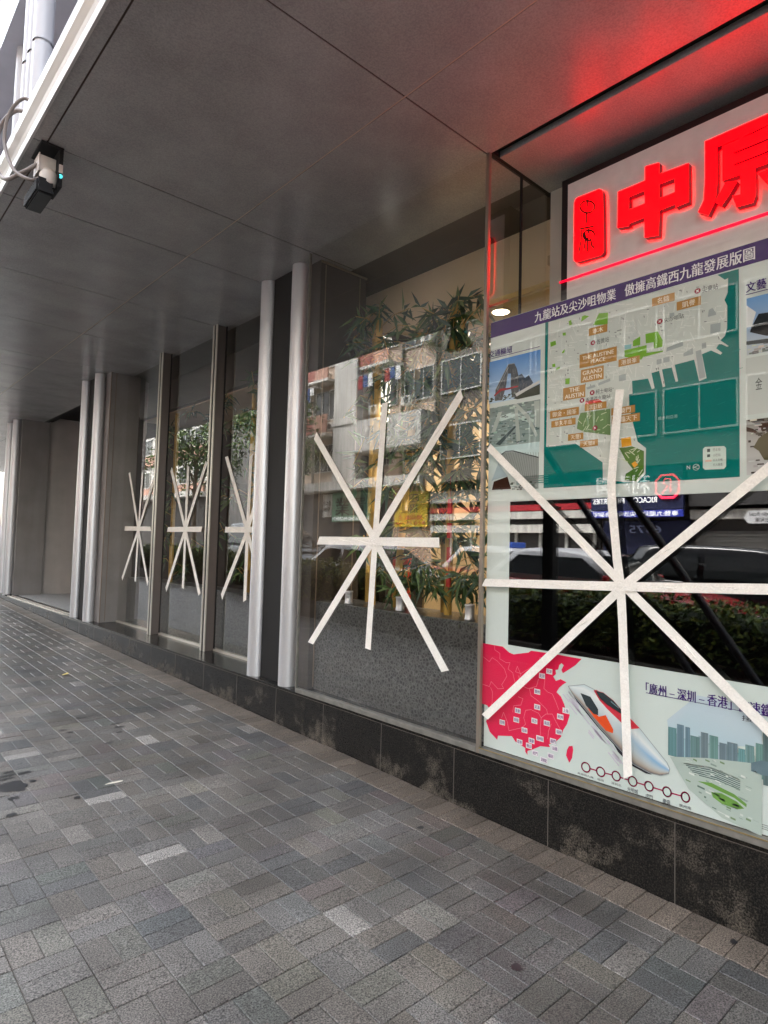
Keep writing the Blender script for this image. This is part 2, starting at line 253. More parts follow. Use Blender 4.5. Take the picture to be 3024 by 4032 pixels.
P_p2_col=[[(2.089,2.333),(2.061,2.332),(1.987,2.26),(1.927,2.142),(1.939,2.133),(2.005,2.247)],[(2.082,2.309),(2.061,2.311),(2.039,2.124),(2.064,2.121)],[(2.193,2.304),(2.167,2.303),(2.21,2.195),(2.243,2.188)],[(1.953,2.33),(1.918,2.33),(1.916,2.185),(1.945,2.189)]]
P_p2_rail=[[(2.209,2.121),(2.077,2.21),(2.068,2.204),(2.176,2.112)]]
P_p2_light=[[(2.173,2.28),(2.098,2.29),(1.952,2.23),(1.957,2.21),(2.103,2.26),(2.211,2.243)]]
P_p3_roof=[[(2.172,2.056),(2.137,2.074),(2.087,2.072),(1.921,2.021),(1.919,1.853),(1.946,1.857),(2.067,1.96),(2.104,1.973)]]
P_p3_dark=[[(2.229,1.861),(2.217,1.908),(2.122,1.931),(2.096,1.86)]]
P_p3_glass=[[(2.234,1.909),(2.187,2.011),(2.122,1.933),(2.218,1.918)]]
P_p4_hall=[[(0.887,2.479),(0.86,2.527),(0.747,2.516),(0.748,2.4),(0.833,2.428),(0.893,2.457)]]
P_p4_cloud=[[(0.906,2.575),(0.87,2.537),(0.887,2.479),(0.907,2.48)]]
P_p4_base=[[(0.907,2.421),(0.827,2.415),(0.78,2.408),(0.78,2.393),(0.907,2.406)]]
P_p6_roof=[[(0.909,2.088),(0.815,2.085),(0.799,2.045),(0.849,2.032),(0.869,2.065)],[(0.909,2.059),(0.883,2.048),(0.849,2.017),(0.849,2.01),(0.883,2.033),(0.909,2.04)]]
P_p6_tree=[[(0.883,1.971),(0.863,2.007),(0.829,2.03),(0.783,2.002),(0.784,1.91),(0.843,1.915),(0.863,1.954)]]
P_tape_big=[[(3.926,2.365),(3.195,1.563),(2.534,0.793)],[(3.131,2.497),(3.189,1.611),(3.235,0.827)],[(2.444,2.451),(3.198,1.576),(3.892,0.781)],[(3.833,1.556),(2.597,1.556)]]
P_tape_poster=[[(2.238,2.106),(1.424,1.368),(0.83,0.843)],[(1.45,2.304),(1.471,2.102),(1.491,1.858),(1.486,1.748),(1.46,1.494),(1.441,1.363),(1.431,1.199),(1.401,0.498)],[(0.808,1.885),(1.424,1.368),(2.229,0.592)],[(2.253,1.335),(1.423,1.365),(0.826,1.393)]]
P_tape_a=[[(8.762,2.453),(8.339,1.661),(7.939,0.971)],[(8.282,2.435),(8.332,1.661),(8.356,0.978)],[(7.89,2.302),(8.332,1.661),(8.825,0.985)],[(8.815,1.68),(7.911,1.672)]]
P_tape_b=[[(7.389,2.399),(6.919,1.658),(6.493,0.945)],[(6.914,2.399),(6.914,1.658),(6.911,0.982)],[(6.45,2.412),(6.914,1.658),(7.373,0.934)],[(7.401,1.663),(6.495,1.662)]]
P_tape_c=[[(6.01,2.429),(5.519,1.64),(5.129,0.966)],[(5.498,2.393),(5.513,1.64),(5.514,0.953)],[(5.108,2.444),(5.513,1.64),(5.983,0.957)],[(5.96,1.656),(5.107,1.655)]]
P_zhong=[[(1.584,3.431),(1.438,3.43),(1.438,3.504),(1.367,3.493),(1.367,3.433),(1.222,3.426),(1.222,3.231),(1.285,3.229),(1.285,3.245),(1.365,3.244),(1.369,3.117),(1.44,3.131),(1.441,3.237),(1.524,3.235),(1.524,3.223),(1.587,3.236)],[(1.525,3.378),(1.439,3.379),(1.439,3.31),(1.525,3.309)],[(1.365,3.38),(1.288,3.378),(1.288,3.309),(1.366,3.306)]]
P_yuan=[[(1.146,3.499),(0.878,3.5),(0.733,3.502),(0.733,3.454),(0.939,3.436),(1.002,3.444),(1.092,3.445),(1.093,3.268),(1.101,3.185),(1.132,3.13),(1.178,3.163),(1.152,3.212),(1.146,3.321)],[(1.069,3.438),(1.002,3.439),(0.939,3.446),(0.761,3.454),(0.763,3.268),(0.93,3.272),(0.93,3.146),(0.941,3.115),(1.009,3.121),(1.027,3.18),(0.993,3.175),(0.992,3.268),(1.069,3.271)],[(1.018,3.385),(0.908,3.386),(0.795,3.389),(0.795,3.379),(0.909,3.374),(1.018,3.376)],[(1.018,3.329),(0.909,3.329),(0.796,3.332),(0.796,3.322),(0.909,3.318),(1.019,3.32)],[(1.057,3.258),(1.005,3.243),(1.041,3.191),(1.073,3.153),(1.101,3.182)],[(0.922,3.242),(0.88,3.244),(0.816,3.128),(0.85,3.119)]]
P_seal=[[(1.846,3.477),(1.838,3.496),(1.823,3.5),(1.697,3.495),(1.682,3.485),(1.675,3.465),(1.667,3.14),(1.672,3.128),(1.683,3.121),(1.826,3.13),(1.841,3.14),(1.846,3.158)]]
P_seal_lines=[[(1.72,3.403),(1.721,3.413),(1.726,3.423),(1.733,3.433),(1.742,3.442),(1.753,3.449),(1.764,3.455),(1.776,3.459),(1.786,3.46),(1.796,3.458),(1.803,3.453),(1.807,3.447),(1.809,3.438),(1.807,3.429),(1.802,3.419),(1.795,3.409),(1.786,3.4),(1.775,3.392),(1.764,3.386),(1.752,3.383),(1.742,3.382),(1.733,3.384),(1.726,3.389),(1.721,3.395),(1.72,3.403)],[(1.764,3.46),(1.765,3.421)],[(1.768,3.387),(1.768,3.329)],[(1.807,3.312),(1.723,3.295)],[(1.719,3.244),(1.722,3.255),(1.728,3.267),(1.739,3.277),(1.751,3.284),(1.764,3.287),(1.775,3.286),(1.783,3.281),(1.787,3.273),(1.787,3.262),(1.781,3.25),(1.772,3.24),(1.761,3.231),(1.748,3.226),(1.736,3.226)],[(1.8,3.302),(1.8,3.244),(1.814,3.177)],[(1.78,3.28),(1.772,3.242),(1.783,3.181)],[(1.761,3.245),(1.76,3.166)],[(1.742,3.231),(1.736,3.193),(1.719,3.173)],[(1.754,3.292),(1.757,3.265)]]
# ------------------------------------------------------------------ materials
m_paver = M('granite_paver', vcol=True, rough=0.46, speck=1.0, sscale=190, noise=0.34, nscale=2.2, bump=0.35, spec=0.5)
m_grout = M('grout', (80,75,69), 0.9, noise=0.4, nscale=30)
m_soffit = M('soffit_panel', (166,167,169), 0.26, noise=0.13, nscale=3.0, speck=0.14, sscale=120, spec=0.55)
m_soffit_gap = M('soffit_gap', (66,54,48), 0.8); m_soffit_seal = M('soffit_sealant', (205,188,170), 0.7)
m_dark = M('black_gap', (14,13,13), 0.7)
m_steel = M('satin_steel', (216,216,219), 0.36, metal=0.55, noise=0.02, nscale=60)
m_trim = M('pale_trim', (208,202,192), 0.35, metal=0.6)
m_mull = M('bronze_mullion', (122,112,107), 0.35, metal=0.3, streak=0.12)
m_panel = M('stone_panel', (138,134,132), 0.35, noise=0.10, nscale=3, speck=0.1, streak=0.15)
m_panel_d = M('dark_panel', (62,54,48), 0.45, noise=0.2, nscale=4)
m_white = M('white_cladding', (180,180,186), 0.35, streak=0.08)
m_glass = glass_mat('window_glass', (0.92,0.92,0.90), 2.0)
m_clear = glass_mat('clear_glass', (0.98,0.985,0.98), 1.5)
m_frame = M('steel_frame', (122,120,114), 0.4, metal=0.1, noise=0.2, nscale=20)
m_beige = M('beige_plaster', (188,166,138), 0.8, noise=0.06, nscale=3)
m_yellow = M('yellow_plaster', (205,180,138), 0.8, noise=0.06, nscale=3)
def bench_mat():
    m = M('interior_granite', rough=.3, linear=(.03,.03,.03)); n = m.node_tree; b = n.nodes['Principled BSDF']; L = n.links
    tc = n.nodes.new('ShaderNodeTexCoord'); v = n.nodes.new('ShaderNodeTexVoronoi'); v.feature = 'DISTANCE_TO_EDGE'; v.inputs['Scale'].default_value = 44
    nz = n.nodes.new('ShaderNodeTexNoise'); nz.inputs['Scale'].default_value = 30; nz.inputs['Detail'].default_value = 4
    r = n.nodes.new('ShaderNodeMapRange'); r.inputs['From Min'].default_value = 0.0; r.inputs['From Max'].default_value = .28; r.inputs['To Min'].default_value = 1; r.inputs['To Max'].default_value = .12
    k = n.nodes.new('ShaderNodeMath'); k.operation = 'MULTIPLY'; mx = n.nodes.new('ShaderNodeMix'); mx.data_type = 'RGBA'
    L.new(tc.outputs['Object'], v.inputs['Vector']); L.new(tc.outputs['Object'], nz.inputs['Vector']); L.new(v.outputs['Distance'], r.inputs['Value'])
    L.new(r.outputs[0], k.inputs[0]); L.new(nz.outputs['Fac'], k.inputs[1]); L.new(k.outputs[0], mx.inputs['Factor'])
    mx.inputs['A'].default_value = (.010,.010,.010,1); mx.inputs['B'].default_value = (.25,.25,.245,1); L.new(mx.outputs['Result'], b.inputs['Base Color']); return m
m_bench = bench_mat()

def plinth_mat():
    m = M('black_granite', linear=(0.020,0.020,0.019), rough=0.24, spec=0.18); n = m.node_tree; L = n.links; b = n.nodes['Principled BSDF']
    g = n.nodes.new('ShaderNodeNewGeometry'); sp = n.nodes.new('ShaderNodeSeparateXYZ'); L.new(g.outputs['Position'], sp.inputs[0])
    a = n.nodes.new('ShaderNodeTexNoise'); a.inputs['Scale'].default_value = 2.6; a.inputs['Detail'].default_value = 5
    f = n.nodes.new('ShaderNodeTexNoise'); f.inputs['Scale'].default_value = 130; f.inputs['Detail'].default_value = 3; f.inputs['Roughness'].default_value = .7
    k = n.nodes.new('ShaderNodeTexNoise'); k.inputs['Scale'].default_value = 22; k.inputs['Detail'].default_value = 4
    for t in (a, f, k): L.new(g.outputs['Position'], t.inputs['Vector'])
    def mr(s, a0, a1, b0, b1):
        r = n.nodes.new('ShaderNodeMapRange'); r.inputs['From Min'].default_value = a0; r.inputs['From Max'].default_value = a1
        r.inputs['To Min'].default_value = b0; r.inputs['To Max'].default_value = b1; L.new(s, r.inputs['Value']); return r.outputs[0]
    def mt(op, x, y):
        q = n.nodes.new('ShaderNodeMath'); q.operation = op
        for i, s in enumerate((x, y)):
            if isinstance(s, float): q.inputs[i].default_value = s
            else: L.new(s, q.inputs[i])
        return q.outputs[0]
    low = mr(sp.outputs['Z'], 0.36, 0.10, 0.0, 1.0)
    patch = mt('MULTIPLY', mr(a.outputs['Fac'], 0.50, 0.66, 0.0, 1.0), low)      # dried salt patches low on the stone
    st = mt('MULTIPLY', patch, mr(f.outputs['Fac'], 0.42, 0.62, 0.15, 1.0))
    st = mt('MULTIPLY', st, mr(k.outputs['Fac'], 0.35, 0.6, 0.2, 1.0))
    fleck = mr(f.outputs['Fac'], 0.48, 0.75, 0.0, 0.12)
    s2 = mt('ADD', mt('ADD', mt('MULTIPLY', st, 0.62), fleck), mt('MULTIPLY', mr(k.outputs['Fac'], 0.45, 0.7, 0.0, 0.035), mr(a.outputs['Fac'], 0.4, 0.6, 0.2, 1.0)))
    mx = n.nodes.new('ShaderNodeMix'); mx.data_type = 'RGBA'; L.new(s2, mx.inputs['Factor'])
    mx.inputs['A'].default_value = (0.0085,0.0085,0.0085,1); mx.inputs['B'].default_value = (0.42,0.36,0.29,1)
    L.new(mx.outputs['Result'], b.inputs['Base Color'])
    L.new(mr(st, 0.0, 0.5, 0.20, 0.8), b.inputs['Roughness'])
    return m
m_plinth = plinth_mat()

# ------------------------------------------------------------------ ground
road = MB(); road.add([(-300,-300,-6.75),(-1.0-1.55,-300,-6.75),(-2.55,300,6.15),(-300,300,6.15)], [(0,1,2,3)])
m_asph = M('asphalt', linear=(0.06,0.06,0.062), rough=0.8, noise=0.25, nscale=3, speck=0.4, sscale=120)
tag(road.build('road', m_asph), kind='structure')
gr = MB(); gr.add([(-2.56,-300,-6.64),(300,-300,-6.64),(300,300,6.26),(-2.56,300,6.26)], [(0,1,2,3)])
tag(gr.build('ground', M('far_ground', (95,93,90), 0.9, noise=0.2, nscale=2)), kind='structure')
# pavement: every block is its own slab with joints
def paver(mb, x0, x1, y0, y1, tone):
    g = 0.0015; b = 0.0020
    x0 += g; x1 -= g; y0 += g; y1 -= g
    dz = random.gauss(0, .0009); tx = random.gauss(0, .0016); ty = random.gauss(0, .0016)
    cx, cy = (x0+x1)/2, (y0+y1)/2
    z = lambda x, y: 0.0+gz(y)+dz+tx*(x-cx)/.1*.4+ty*(y-cy)/.1*.4
    top = [(x0+b,y0+b),(x1-b,y0+b),(x1-b,y1-b),(x0+b,y1-b)]; bot = [(x0,y0),(x1,y0),(x1,y1),(x0,y1)]
    vs = [(x,y,z(x,y)) for x,y in top]+[(x,y,z(x,y)-b) for x,y in bot]+[(x,y,gz(y)-.02) for x,y in bot]
    mb.add(vs, [(0,1,2,3),(4,5,1,0),(5,6,2,1),(6,7,3,2),(7,4,0,3),(8,9,5,4),(9,10,6,5),(10,11,7,6),(11,8,4,7)], 0, tone)
pv = MB()
def tone(border=False):
    t = random.random()
    if border: v = random.uniform(.098,.14); return (v*1.20, v*1.0, v*.82)
    if t < .020: v = random.uniform(.17,.22); w = 1.06
    elif t < .12: v = random.uniform(.115,.145); w = 1.08
    elif t < .20: v = random.uniform(.068,.080); w = 1.0
    else: v = random.gauss(.094,.008); w = random.choice((1.04,1.06,1.08,1.10))
    return (v*w, v, v*(2-w)*.99)
CX, CY = .2032, .1946
for n in range(0, 18):
    x1 = 2.618-n*CX; x0 = x1-CX
    for m in range(-12, 115):
        y0 = 1.684+m*CY; y1 = y0+CY
        if m > 70 and n > 14: continue
        par = (n+m) % 2 == 0
        if random.random() < .02: par = not par
        ta = tone(); tb_ = tone() if random.random() < .35 else tuple(v*random.uniform(.95,1.05) for v in ta)
        if max(ta) > .16: tb_ = tone()
        if par:
            ym = (y0+y1)/2; paver(pv, x0, x1, y0, ym, ta); paver(pv, x0, x1, ym, y1, tb_)
        else:
            xm = (x0+x1)/2; paver(pv, x0, xm, y0, y1, ta); paver(pv, xm, x1, y0, y1, tb_)
y = -.65
while y < 24:
    paver(pv, 2.618, 2.826, y, y+.0982, tone(True)); y += .0982
pav = tag(pv.build('pavement', m_paver, fixn=False), kind='structure')
b = MB(); b.add([(-1.06,-12,gz(-12)-.006),(2.84,-12,gz(-12)-.006),(2.84,40,gz(40)-.006),(-1.06,40,gz(40)-.006)], [(0,1,2,3)]); b.build('joint_sand', m_grout, pav)
# damp spots and a bird-dropping smear
def blot(mb, cx, cy, rx, ry, n=18, jag=.22):
    ph = [random.uniform(1-jag,1+jag) for _ in range(n)]
    pts = [(cx+rx*ph[i]*math.cos(2*math.pi*i/n), cy+ry*ph[i]*math.sin(2*math.pi*i/n)) for i in range(n)]
    mb.add([(x,yy,gz(yy)+.0032) for x,yy in pts], [tuple(range(n))])
bl = MB()
for cx, cy, rx, ry in ((.93,4.13,.075,.085),(.90,3.96,.03,.02),(.845,3.74,.028,.018),(1.80,4.895,.035,.022),(1.805,4.995,.032,.014),(1.757,4.777,.022,.014),(1.613,4.58,.028,.018),(1.445,5.05,.03,.014),(1.47,4.97,.025,.014),(1.43,4.86,.016,.01),(1.41,4.75,.014,.01),(1.032,4.318,.035,.022),(.93,4.33,.06,.012),(.91,4.28,.06,.012),(.96,4.38,.03,.01),(1.04,4.16,.02,.02),(1.17,3.77,.018,.012),(1.33,3.4,.01,.008),(2.74,.93,.018,.012),(2.45,2.35,.022,.014),(1.95,1.38,.02,.02),(2.35,3.62,.02,.012)): blot(bl, cx, cy, rx, ry)
bl.build('water_stain', M('damp_stone', linear=(.022,.022,.024), rough=.35), pav)
bl = MB()
for cx, cy, rx, ry in ((1.40,3.86,.05,.012),(2.33,3.9,.008,.006)): blot(bl, cx, cy, rx, ry)
bl.build('pale_smear', M('pale_smear', (205,198,184), .8), pav)
lf = MB(); zb = gz(6.88)+.006
lf.add([(1.92,6.85,zb),(1.95,6.825,zb+.008),(1.99,6.87,zb+.003),(1.995,6.90,zb+.012),(1.95,6.895,zb+.002)], [(0,1,4),(1,2,4),(2,3,4)])
tag(lf.build('fallen_leaf', M('yellow_leaf', (205,186,110), .6)), 'small yellow fallen leaf lying on the grey paving', 'leaf')
# kerb at the road side
kb = MB(); kb.box(-1.10,-1.03,-10,45,-1.2,-.0)
for v in range(len(kb.v)): x_,y_,z_ = kb.v[v]; kb.v[v] = (x_,y_,z_+gz(y_)+(.004 if z_ > -.5 else 0))
tag(kb.build('kerb', M('kerb_stone', (150,147,142), .8, noise=.15, nscale=10)), kind='structure')

# ------------------------------------------------------------------ the building with the canopy
S = 3.855
bld = thing('office_building', 'grey clad building with glossy dark canopy soffit over taped shop windows', 'building', (3.0, 4.5, 0.1))
# plinth with deep ledge and joints
pl = MB()
ys = [-3.0]; yy = 1.193-.632*6
seams = [1.193+.632*k for k in range(-6, 14)]+[10.2]
for a, c in zip(seams, seams[1:]):
    pl.box(2.83, 3.26, a+.0016, c-.0016, -.3, .362)
pl.box(2.834, 3.25, -3, 10.2, -.3, .358)
pl.box(2.826, 3.26, -3, 4.05, .3655, .386); pl.box(2.826, 3.27, 4.05, 10.2, .3655, .385)
pl.box(2.83, 3.3, 14.0, 24, -.2, .40); pl.box(2.83, 5.2, 10.2, 14.0, -.2, .378)
pl.build('plinth', m_plinth, bld, bevel=.003)
gj = MB()
for a in seams[:-1]: gj.box(2.8290, 2.84, a-.0014, a+.0014, gz(a)-.02, .362)
gj.box(2.8295, 2.84, -3, 10.2, .3622, .3650)
gj.build('joint_mortar', M('plinth_mortar', (98,92,86), .9), bld)
# soffit panels with grooves
sf = MB(); g = .005
xs_ = [.82, .893, 2.145, 3.26]
yj = [-6.0, -4.2, -2.4, -1.2, .52, 2.285, 4.05, 4.85, 6.2, 7.55, 8.95, 9.7, 11.2, 12.7, 13.95, 14.7, 16.2, 18, 20, 23, 26]
for i in range(3):
    for a, c in zip(yj, yj[1:]):
        xr = xs_[i+1]
        if i == 2 and c <= 2.3: xr = 2.83
        if i == 2 and 9.6 < a < 13.9: xr = 3.33
        sf.box(xs_[i]+g*(i > 0), xr-g*(i < 2), a+g, c-g, S, S+.03)
sf.build('soffit', m_soffit, bld)
gp = MB(); gp.box(.825, 2.83, -6, 26, S+.004, S+.055); gp.box(2.83, 3.26, 2.290, 26, S+.004, S+.055); gp.build('soffit_joint', m_soffit_gap, bld); gp = MB(); gp.box(2.1415, 2.1485, -6, 26, S+.0015, S+.01); gp.build('sealant_line', m_soffit_seal, bld)
gp = MB(); gp.box(2.832, 2.925, -6, 2.25, S+.045, S+.08); gp.build('shadow_gap', m_dark, bld)
# alcove above the poster: ceiling, back wall, glass cheek
al = MB(); al.box(2.905, 3.43, -6, 2.255, S+.002, S+.04); al.build('alcove_ceiling', m_soffit, bld)
al = MB(); al.box(3.43, 3.47, -6, 2.245, 2.84, S+.002)
al.build('alcove_wall', M('alcove_white', (205,198,188), .6), bld)
al = MB(); al.box(2.90, 3.47, -6, 2.245, 2.79, 2.84); al.build('alcove_shelf', m_panel_d, bld)
al = MB(); al.box(2.832, 3.47, 2.2452, 2.2885, S+.0415, S+.12); al.box(2.832, 3.47, 2.2555, 2.2885, S+.0015, S+.0412); al.build('head_strip', m_dark, bld)
# round nosed pillars
def pillar(y0, y1, noses, inner_x, ring):
    p = MB(); p.box(2.95, inner_x, y0, y1, .386, S); p.build('pillar', m_panel_d if ring else m_panel, bld)
    for (nx, ny, r) in noses:
        c = MB(); pts = []
        c.lathe([(r,.386),(r,3.268)], (nx,ny,0), n=40); c.lathe([(r-.004,3.266),(r-.004,3.278)], (nx,ny,0), n=40); c.lathe([(r,3.274),(r,S-.004)], (nx,ny,0), n=40)
        c.lathe([(0,S-.004),(r,S-.004)], (nx,ny,0), n=40)
        c.build('column', m_steel, bld)
pillar(4.095, 4.93, [(2.905,4.31,.076),(2.905,4.80,.076)], 3.44, True)
pillar(8.98, 9.93, [(2.885,9.22,.072),(2.885,9.80,.072)], 3.36, False)
pillar(13.95, 14.85, [(2.885,14.12,.075),(2.885,14.62,.075)], 3.45, False)
for a, c in ((4.395,4.715),(9.30,9.72)): dk = MB(); dk.box(2.90,2.949,a,c,.386,S); dk.build('recess_strip', m_dark, bld)
# panel lines on the pillar flank behind the big glass
for q in ((2.995,3.003,4.089,4.0945,.4,S-.03),(3.36,3.368,4.089,4.0945,.4,S-.03),(2.95,3.44,4.085,4.0942,S-.022,S-.006),(2.952,2.960,8.972,8.979,.4,S),(3.02,3.026,8.973,8.979,.4,S)):
    ln = MB(); ln.box(*q); ln.build('panel_seam', M('seam_strip', (128,112,98), .5), bld)
fw = MB(); fw.box(3.30, 3.45, 14.85, 26, .40, S); fw.build('shop_wall', m_panel_d, bld)
# entrance recess between second and third pillar
en = MB(); en.box(3.33, 6, 9.85, 14.2, 4.3, 4.34); en.box(3.33, 3.36, 9.85, 14.2, S+.028, 4.3); en.box(3.36, 3.5, 9.85, 14.2, S+.028, S+.04); en.build('entrance_ceiling', m_dark, bld)
en = MB(); en.box(3.46, 6.0, 14.02, 14.1, .386, 4.3); en.box(5.0, 5.05, 9.93, 14.02, .386, 4.3)
en.build('entrance_wall', M('entrance_stone', (176,171,167), .5, noise=.08, nscale=3, streak=.1), bld)
en = MB(); en.box(3.05, 5.0, 9.95, 13.95, .379, .388); en.build('entrance_mat', M('mat', (150,150,148), .9, speck=.5, sscale=150), bld)
en = MB(); en.box(2.86, 2.885, 9.9, 14.0, .379, .39); en.box(2.93, 2.955, 9.9, 14.0, .379, .39); en.build('threshold', m_trim, bld)

# windows
def window(label, X, y0, y1, z0, z1, edge, gm=None):
    w = MB(); w.box(X-.001, X+.001, y0, y1, z0, z1)
    w = MB(); w.add([(X,y0,z0),(X,y1,z0),(X,y1,z1),(X,y0,z1)], [(0,3,2,1)])
    o = w.build('window', gm or m_glass, bld, fixn=False); o['label'] = label
    f = MB()
    f.box(X-.014, X+.03, y0, y1, z0-.032, z0)
    if edge: f.box(X-.010, X+.012, y0-.012, y0, z0, z1); f.box(X-.010, X+.012, y1, y1+.012, z0, z1)
    f.build('frame', m_frame if edge or gm else m_trim, o, bevel=.002)
window('wide front window beside the steel column', 2.828, 2.286, 4.068, .418, S, True)
window('front window over the printed poster', 2.828, -3.0, 2.262, .418, 2.885, False, m_clear)
br = MB(); br.box(2.812, 2.816, -3.0, 2.262, .414, .419); br.build('brass_bead', M('brass', (170,150,105), .4, metal=.7), bld)
window('narrow window beyond the entrance', 3.19, 14.87, 25.9, .405, S, False)
for a, c in ((4.94,6.12),(6.205,7.535),(7.62,8.975)):
    window('narrow recessed window', 3.19, a, c, .405, S, False)
def fin(ya, yb):
    f = MB(); f.box(3.085, 3.20, ya+.02, yb, .386, S); f.build('mullion', m_mull, bld, bevel=.002)
    f = MB(); f.box(3.075, 3.086, ya, ya+.03, .386, S); f.box(3.075, 3.086, yb-.025, yb+.006, .386, S); f.build('mullion_trim', m_trim, bld)
    f = MB(); f.box(3.186, 3.192, ya-.004, ya+.018, .386, S); f.build('gasket', m_dark, bld)
    f = MB(); f.box(3.080, 3.0855, ya+.034, yb-.03, .386, S); f.build('shadow_groove', m_dark, bld)
fin(6.115, 6.21); fin(7.53, 7.625)
cg = MB(); cg.add([(2.835,2.266,2.79),(2.835,2.266,S),(3.42,2.266,S),(3.42,2.266,2.79)], [(0,1,2,3)]); o = cg.build('window', m_glass, bld, fixn=False); o['label'] = 'glass cheek closing the sign alcove'
cg = MB(); cg.box(3.135, 3.143, 2.258, 2.274, 2.79, S); cg.build('silicone_joint', m_dark, o)
cg = MB(); cg.box(2.815, 2.836, 2.263, 2.285, .386, S); cg.build('corner_post', M('corner_bead', (150,140,128), .3, metal=.5), bld)
# interior: ceiling, bulkhead, walls, floor
it = MB(); it.box(3.26, 3.72, 2.29, 9.9, S+.004, S+.03); it.build('window_ceiling', m_panel_d, bld)
it = MB(); it.box(2.84, 3.26, 2.29, 4.15, S+.0005, S+.008); it.build('window_head', m_panel_d, bld)
it = MB(); it.box(3.72, 3.80, 2.0, 4.7, 3.42, S+.03); it.build('bulkhead', M('bulkhead_lit_tone', (226,204,172), .8, noise=.05, nscale=3), bld); it = MB(); it.box(3.72, 3.80, 4.702, 10, 3.42, S+.03); it.build('bulkhead', m_panel_d, bld); it = MB(); it.box(3.80, 9.0, -4, 10, 3.40, 3.46); it.box(3.47, 3.80, -4, 2.29, 3.40, 3.46)  # bulkhead's lit look painted in: near stretch paler, far stretch dark
it.build('interior_ceiling', m_beige, bld)
it = MB(); it.box(3.55, 9.0, 9.9, 10, .38, 3.46); it.build('interior_wall', m_panel_d, bld); it = MB(); it.box(9.0, 9.1, -4, 10, .38, 3.46); it.box(2.9, 9.0, -4.1, -4, .38, 3.46)
it.build('interior_wall', m_beige, bld)
it = MB(); it.box(4.10, 5.6, 3.95, 4.05, .38, 3.40); it.build('partition_wall', m_yellow, bld)
it = MB(); it.box(3.64, 4.097, 3.97, 4.05, .38, 3.40); it.build('partition_wall', m_panel_d, bld)
it = MB(); it.box(3.20, 9.0, -4, 10, .33, .38); it.build('interior_floor', M('tile_floor', (150,135,115), .3, noise=.1, nscale=3), bld)
bn = MB(); bn.box(3.0, 3.40, 2.30, 4.085, .38, 1.075); bn.box(3.30, 3.62, 4.96, 8.96, .38, 1.0)
bn.build('interior_bench', m_bench, bld, bevel=.004)
fs_ = MB(); fs_.box(.95, 9.1, -6, 26, S+.125, S+.16); fs_.build('light_block_slab', m_dark, bld)  # unseen slab added over the ceilings to stop sky light leaking in
# upper floors behind the fascia
fa = MB()
fa.extrude_y([(.8195,S-.005),(.806,S-.005),(.80,S+.012),(.80,S+.03),(.79,S+.05),(.765,S+.08),(.755,S+.11),(.765,S+.145),(.79,S+.17),(.84,S+.18),(.90,S+.18),(.90,S+.06),(.8195,S+.06)], -6, 26, smooth=False)
fa.build('fascia', M('white_fascia', (205,205,206), .3, metal=.3, streak=.06), bld)
fa = MB(); fa.box(.87, 1.4, -6, 26, S+.18, S+.30); fa.build('fascia_recess', M('grey_recess', (48,48,50), .7), bld)
fa = MB(); fa.box(.832, 1.5, -6, 26, S+.30, S+.34); fa.build('coping', m_white, bld)
up = MB(); up.box(1.35, 1.5, -6, 26, S+.34, 20)
up.build('upper_wall', M('upper_panel', (140,142,152), .4, streak=.08), bld)
for k in range(5):
    zb = 5.69+3.4*k
    up = MB(); up.box(.95, 1.4, -6, 26, zb, zb+.5); up.build('floor_band', m_white, bld)
for yc in (-3.2, .3, 4.45, 9.5, 14.4, 19):
    for dy in (-.13, 0, .13):
        c = MB(); c.lathe([(.058,S+.34),(.058,4.62)], (.9,yc+dy,0), n=20); c.lathe([(.050,4.60),(.050,4.66)], (.9,yc+dy,0), n=20); c.lathe([(.058,4.64),(.058,20)], (.9,yc+dy,0), n=20); c.build('upper_column', m_white, bld)
for yc in (1.9, 5.97, 8.0, 11.5, 13):
    c = MB(); c.lathe([(.07,S+.34),(.07,20)], (1.12,yc,0), n=20); c.build('downpipe', m_white, bld)
vj = MB()
for yc in [-5+.9*k for k in range(34)]: vj.box(1.343, 1.36, yc, yc+.02, S+.34, 20)
vj.build('wall_joint', M('joint_dark', (70,70,80), .6), bld)
from mathutils.geometry import delaunay_2d_cdt
# ------------------------------------------------------------------ masking tape stars
def tape_mat():
    m = M('masking_tape', (250,247,241), .7, noise=.04, nscale=12, speck=.05, sscale=120); n = m.node_tree; L = n.links; b = n.nodes['Principled BSDF']
    tc = n.nodes.new('ShaderNodeTexCoord'); t = n.nodes.new('ShaderNodeTexNoise'); t.inputs['Scale'].default_value = 45; t.inputs['Detail'].default_value = 5; t.inputs['Distortion'].default_value = 1.5
    L.new(tc.outputs['Object'], t.inputs['Vector'])
    r = n.nodes.new('ShaderNodeMapRange'); r.inputs['From Min'].default_value = .35; r.inputs['From Max'].default_value = .7; r.inputs['To Min'].default_value = .0; r.inputs['To Max'].default_value = .05
    tr = n.nodes.new('ShaderNodeBsdfTransparent'); mx = n.nodes.new('ShaderNodeMixShader'); o = n.nodes['Material Output']
    bp = n.nodes.new('ShaderNodeBump'); bp.inputs['Strength'].default_value = .5; bp.inputs['Distance'].default_value = .01; L.new(t.outputs['Fac'], bp.inputs['Height']); L.new(bp.outputs[0], b.inputs['Normal'])
    L.new(t.outputs['Fac'], r.inputs['Value']); L.new(r.outputs[0], mx.inputs[0]); L.new(b.outputs[0], mx.inputs[1]); L.new(tr.outputs[0], mx.inputs[2]); L.new(mx.outputs[0], o.inputs['Surface'])
    return m
m_tape = tape_mat()
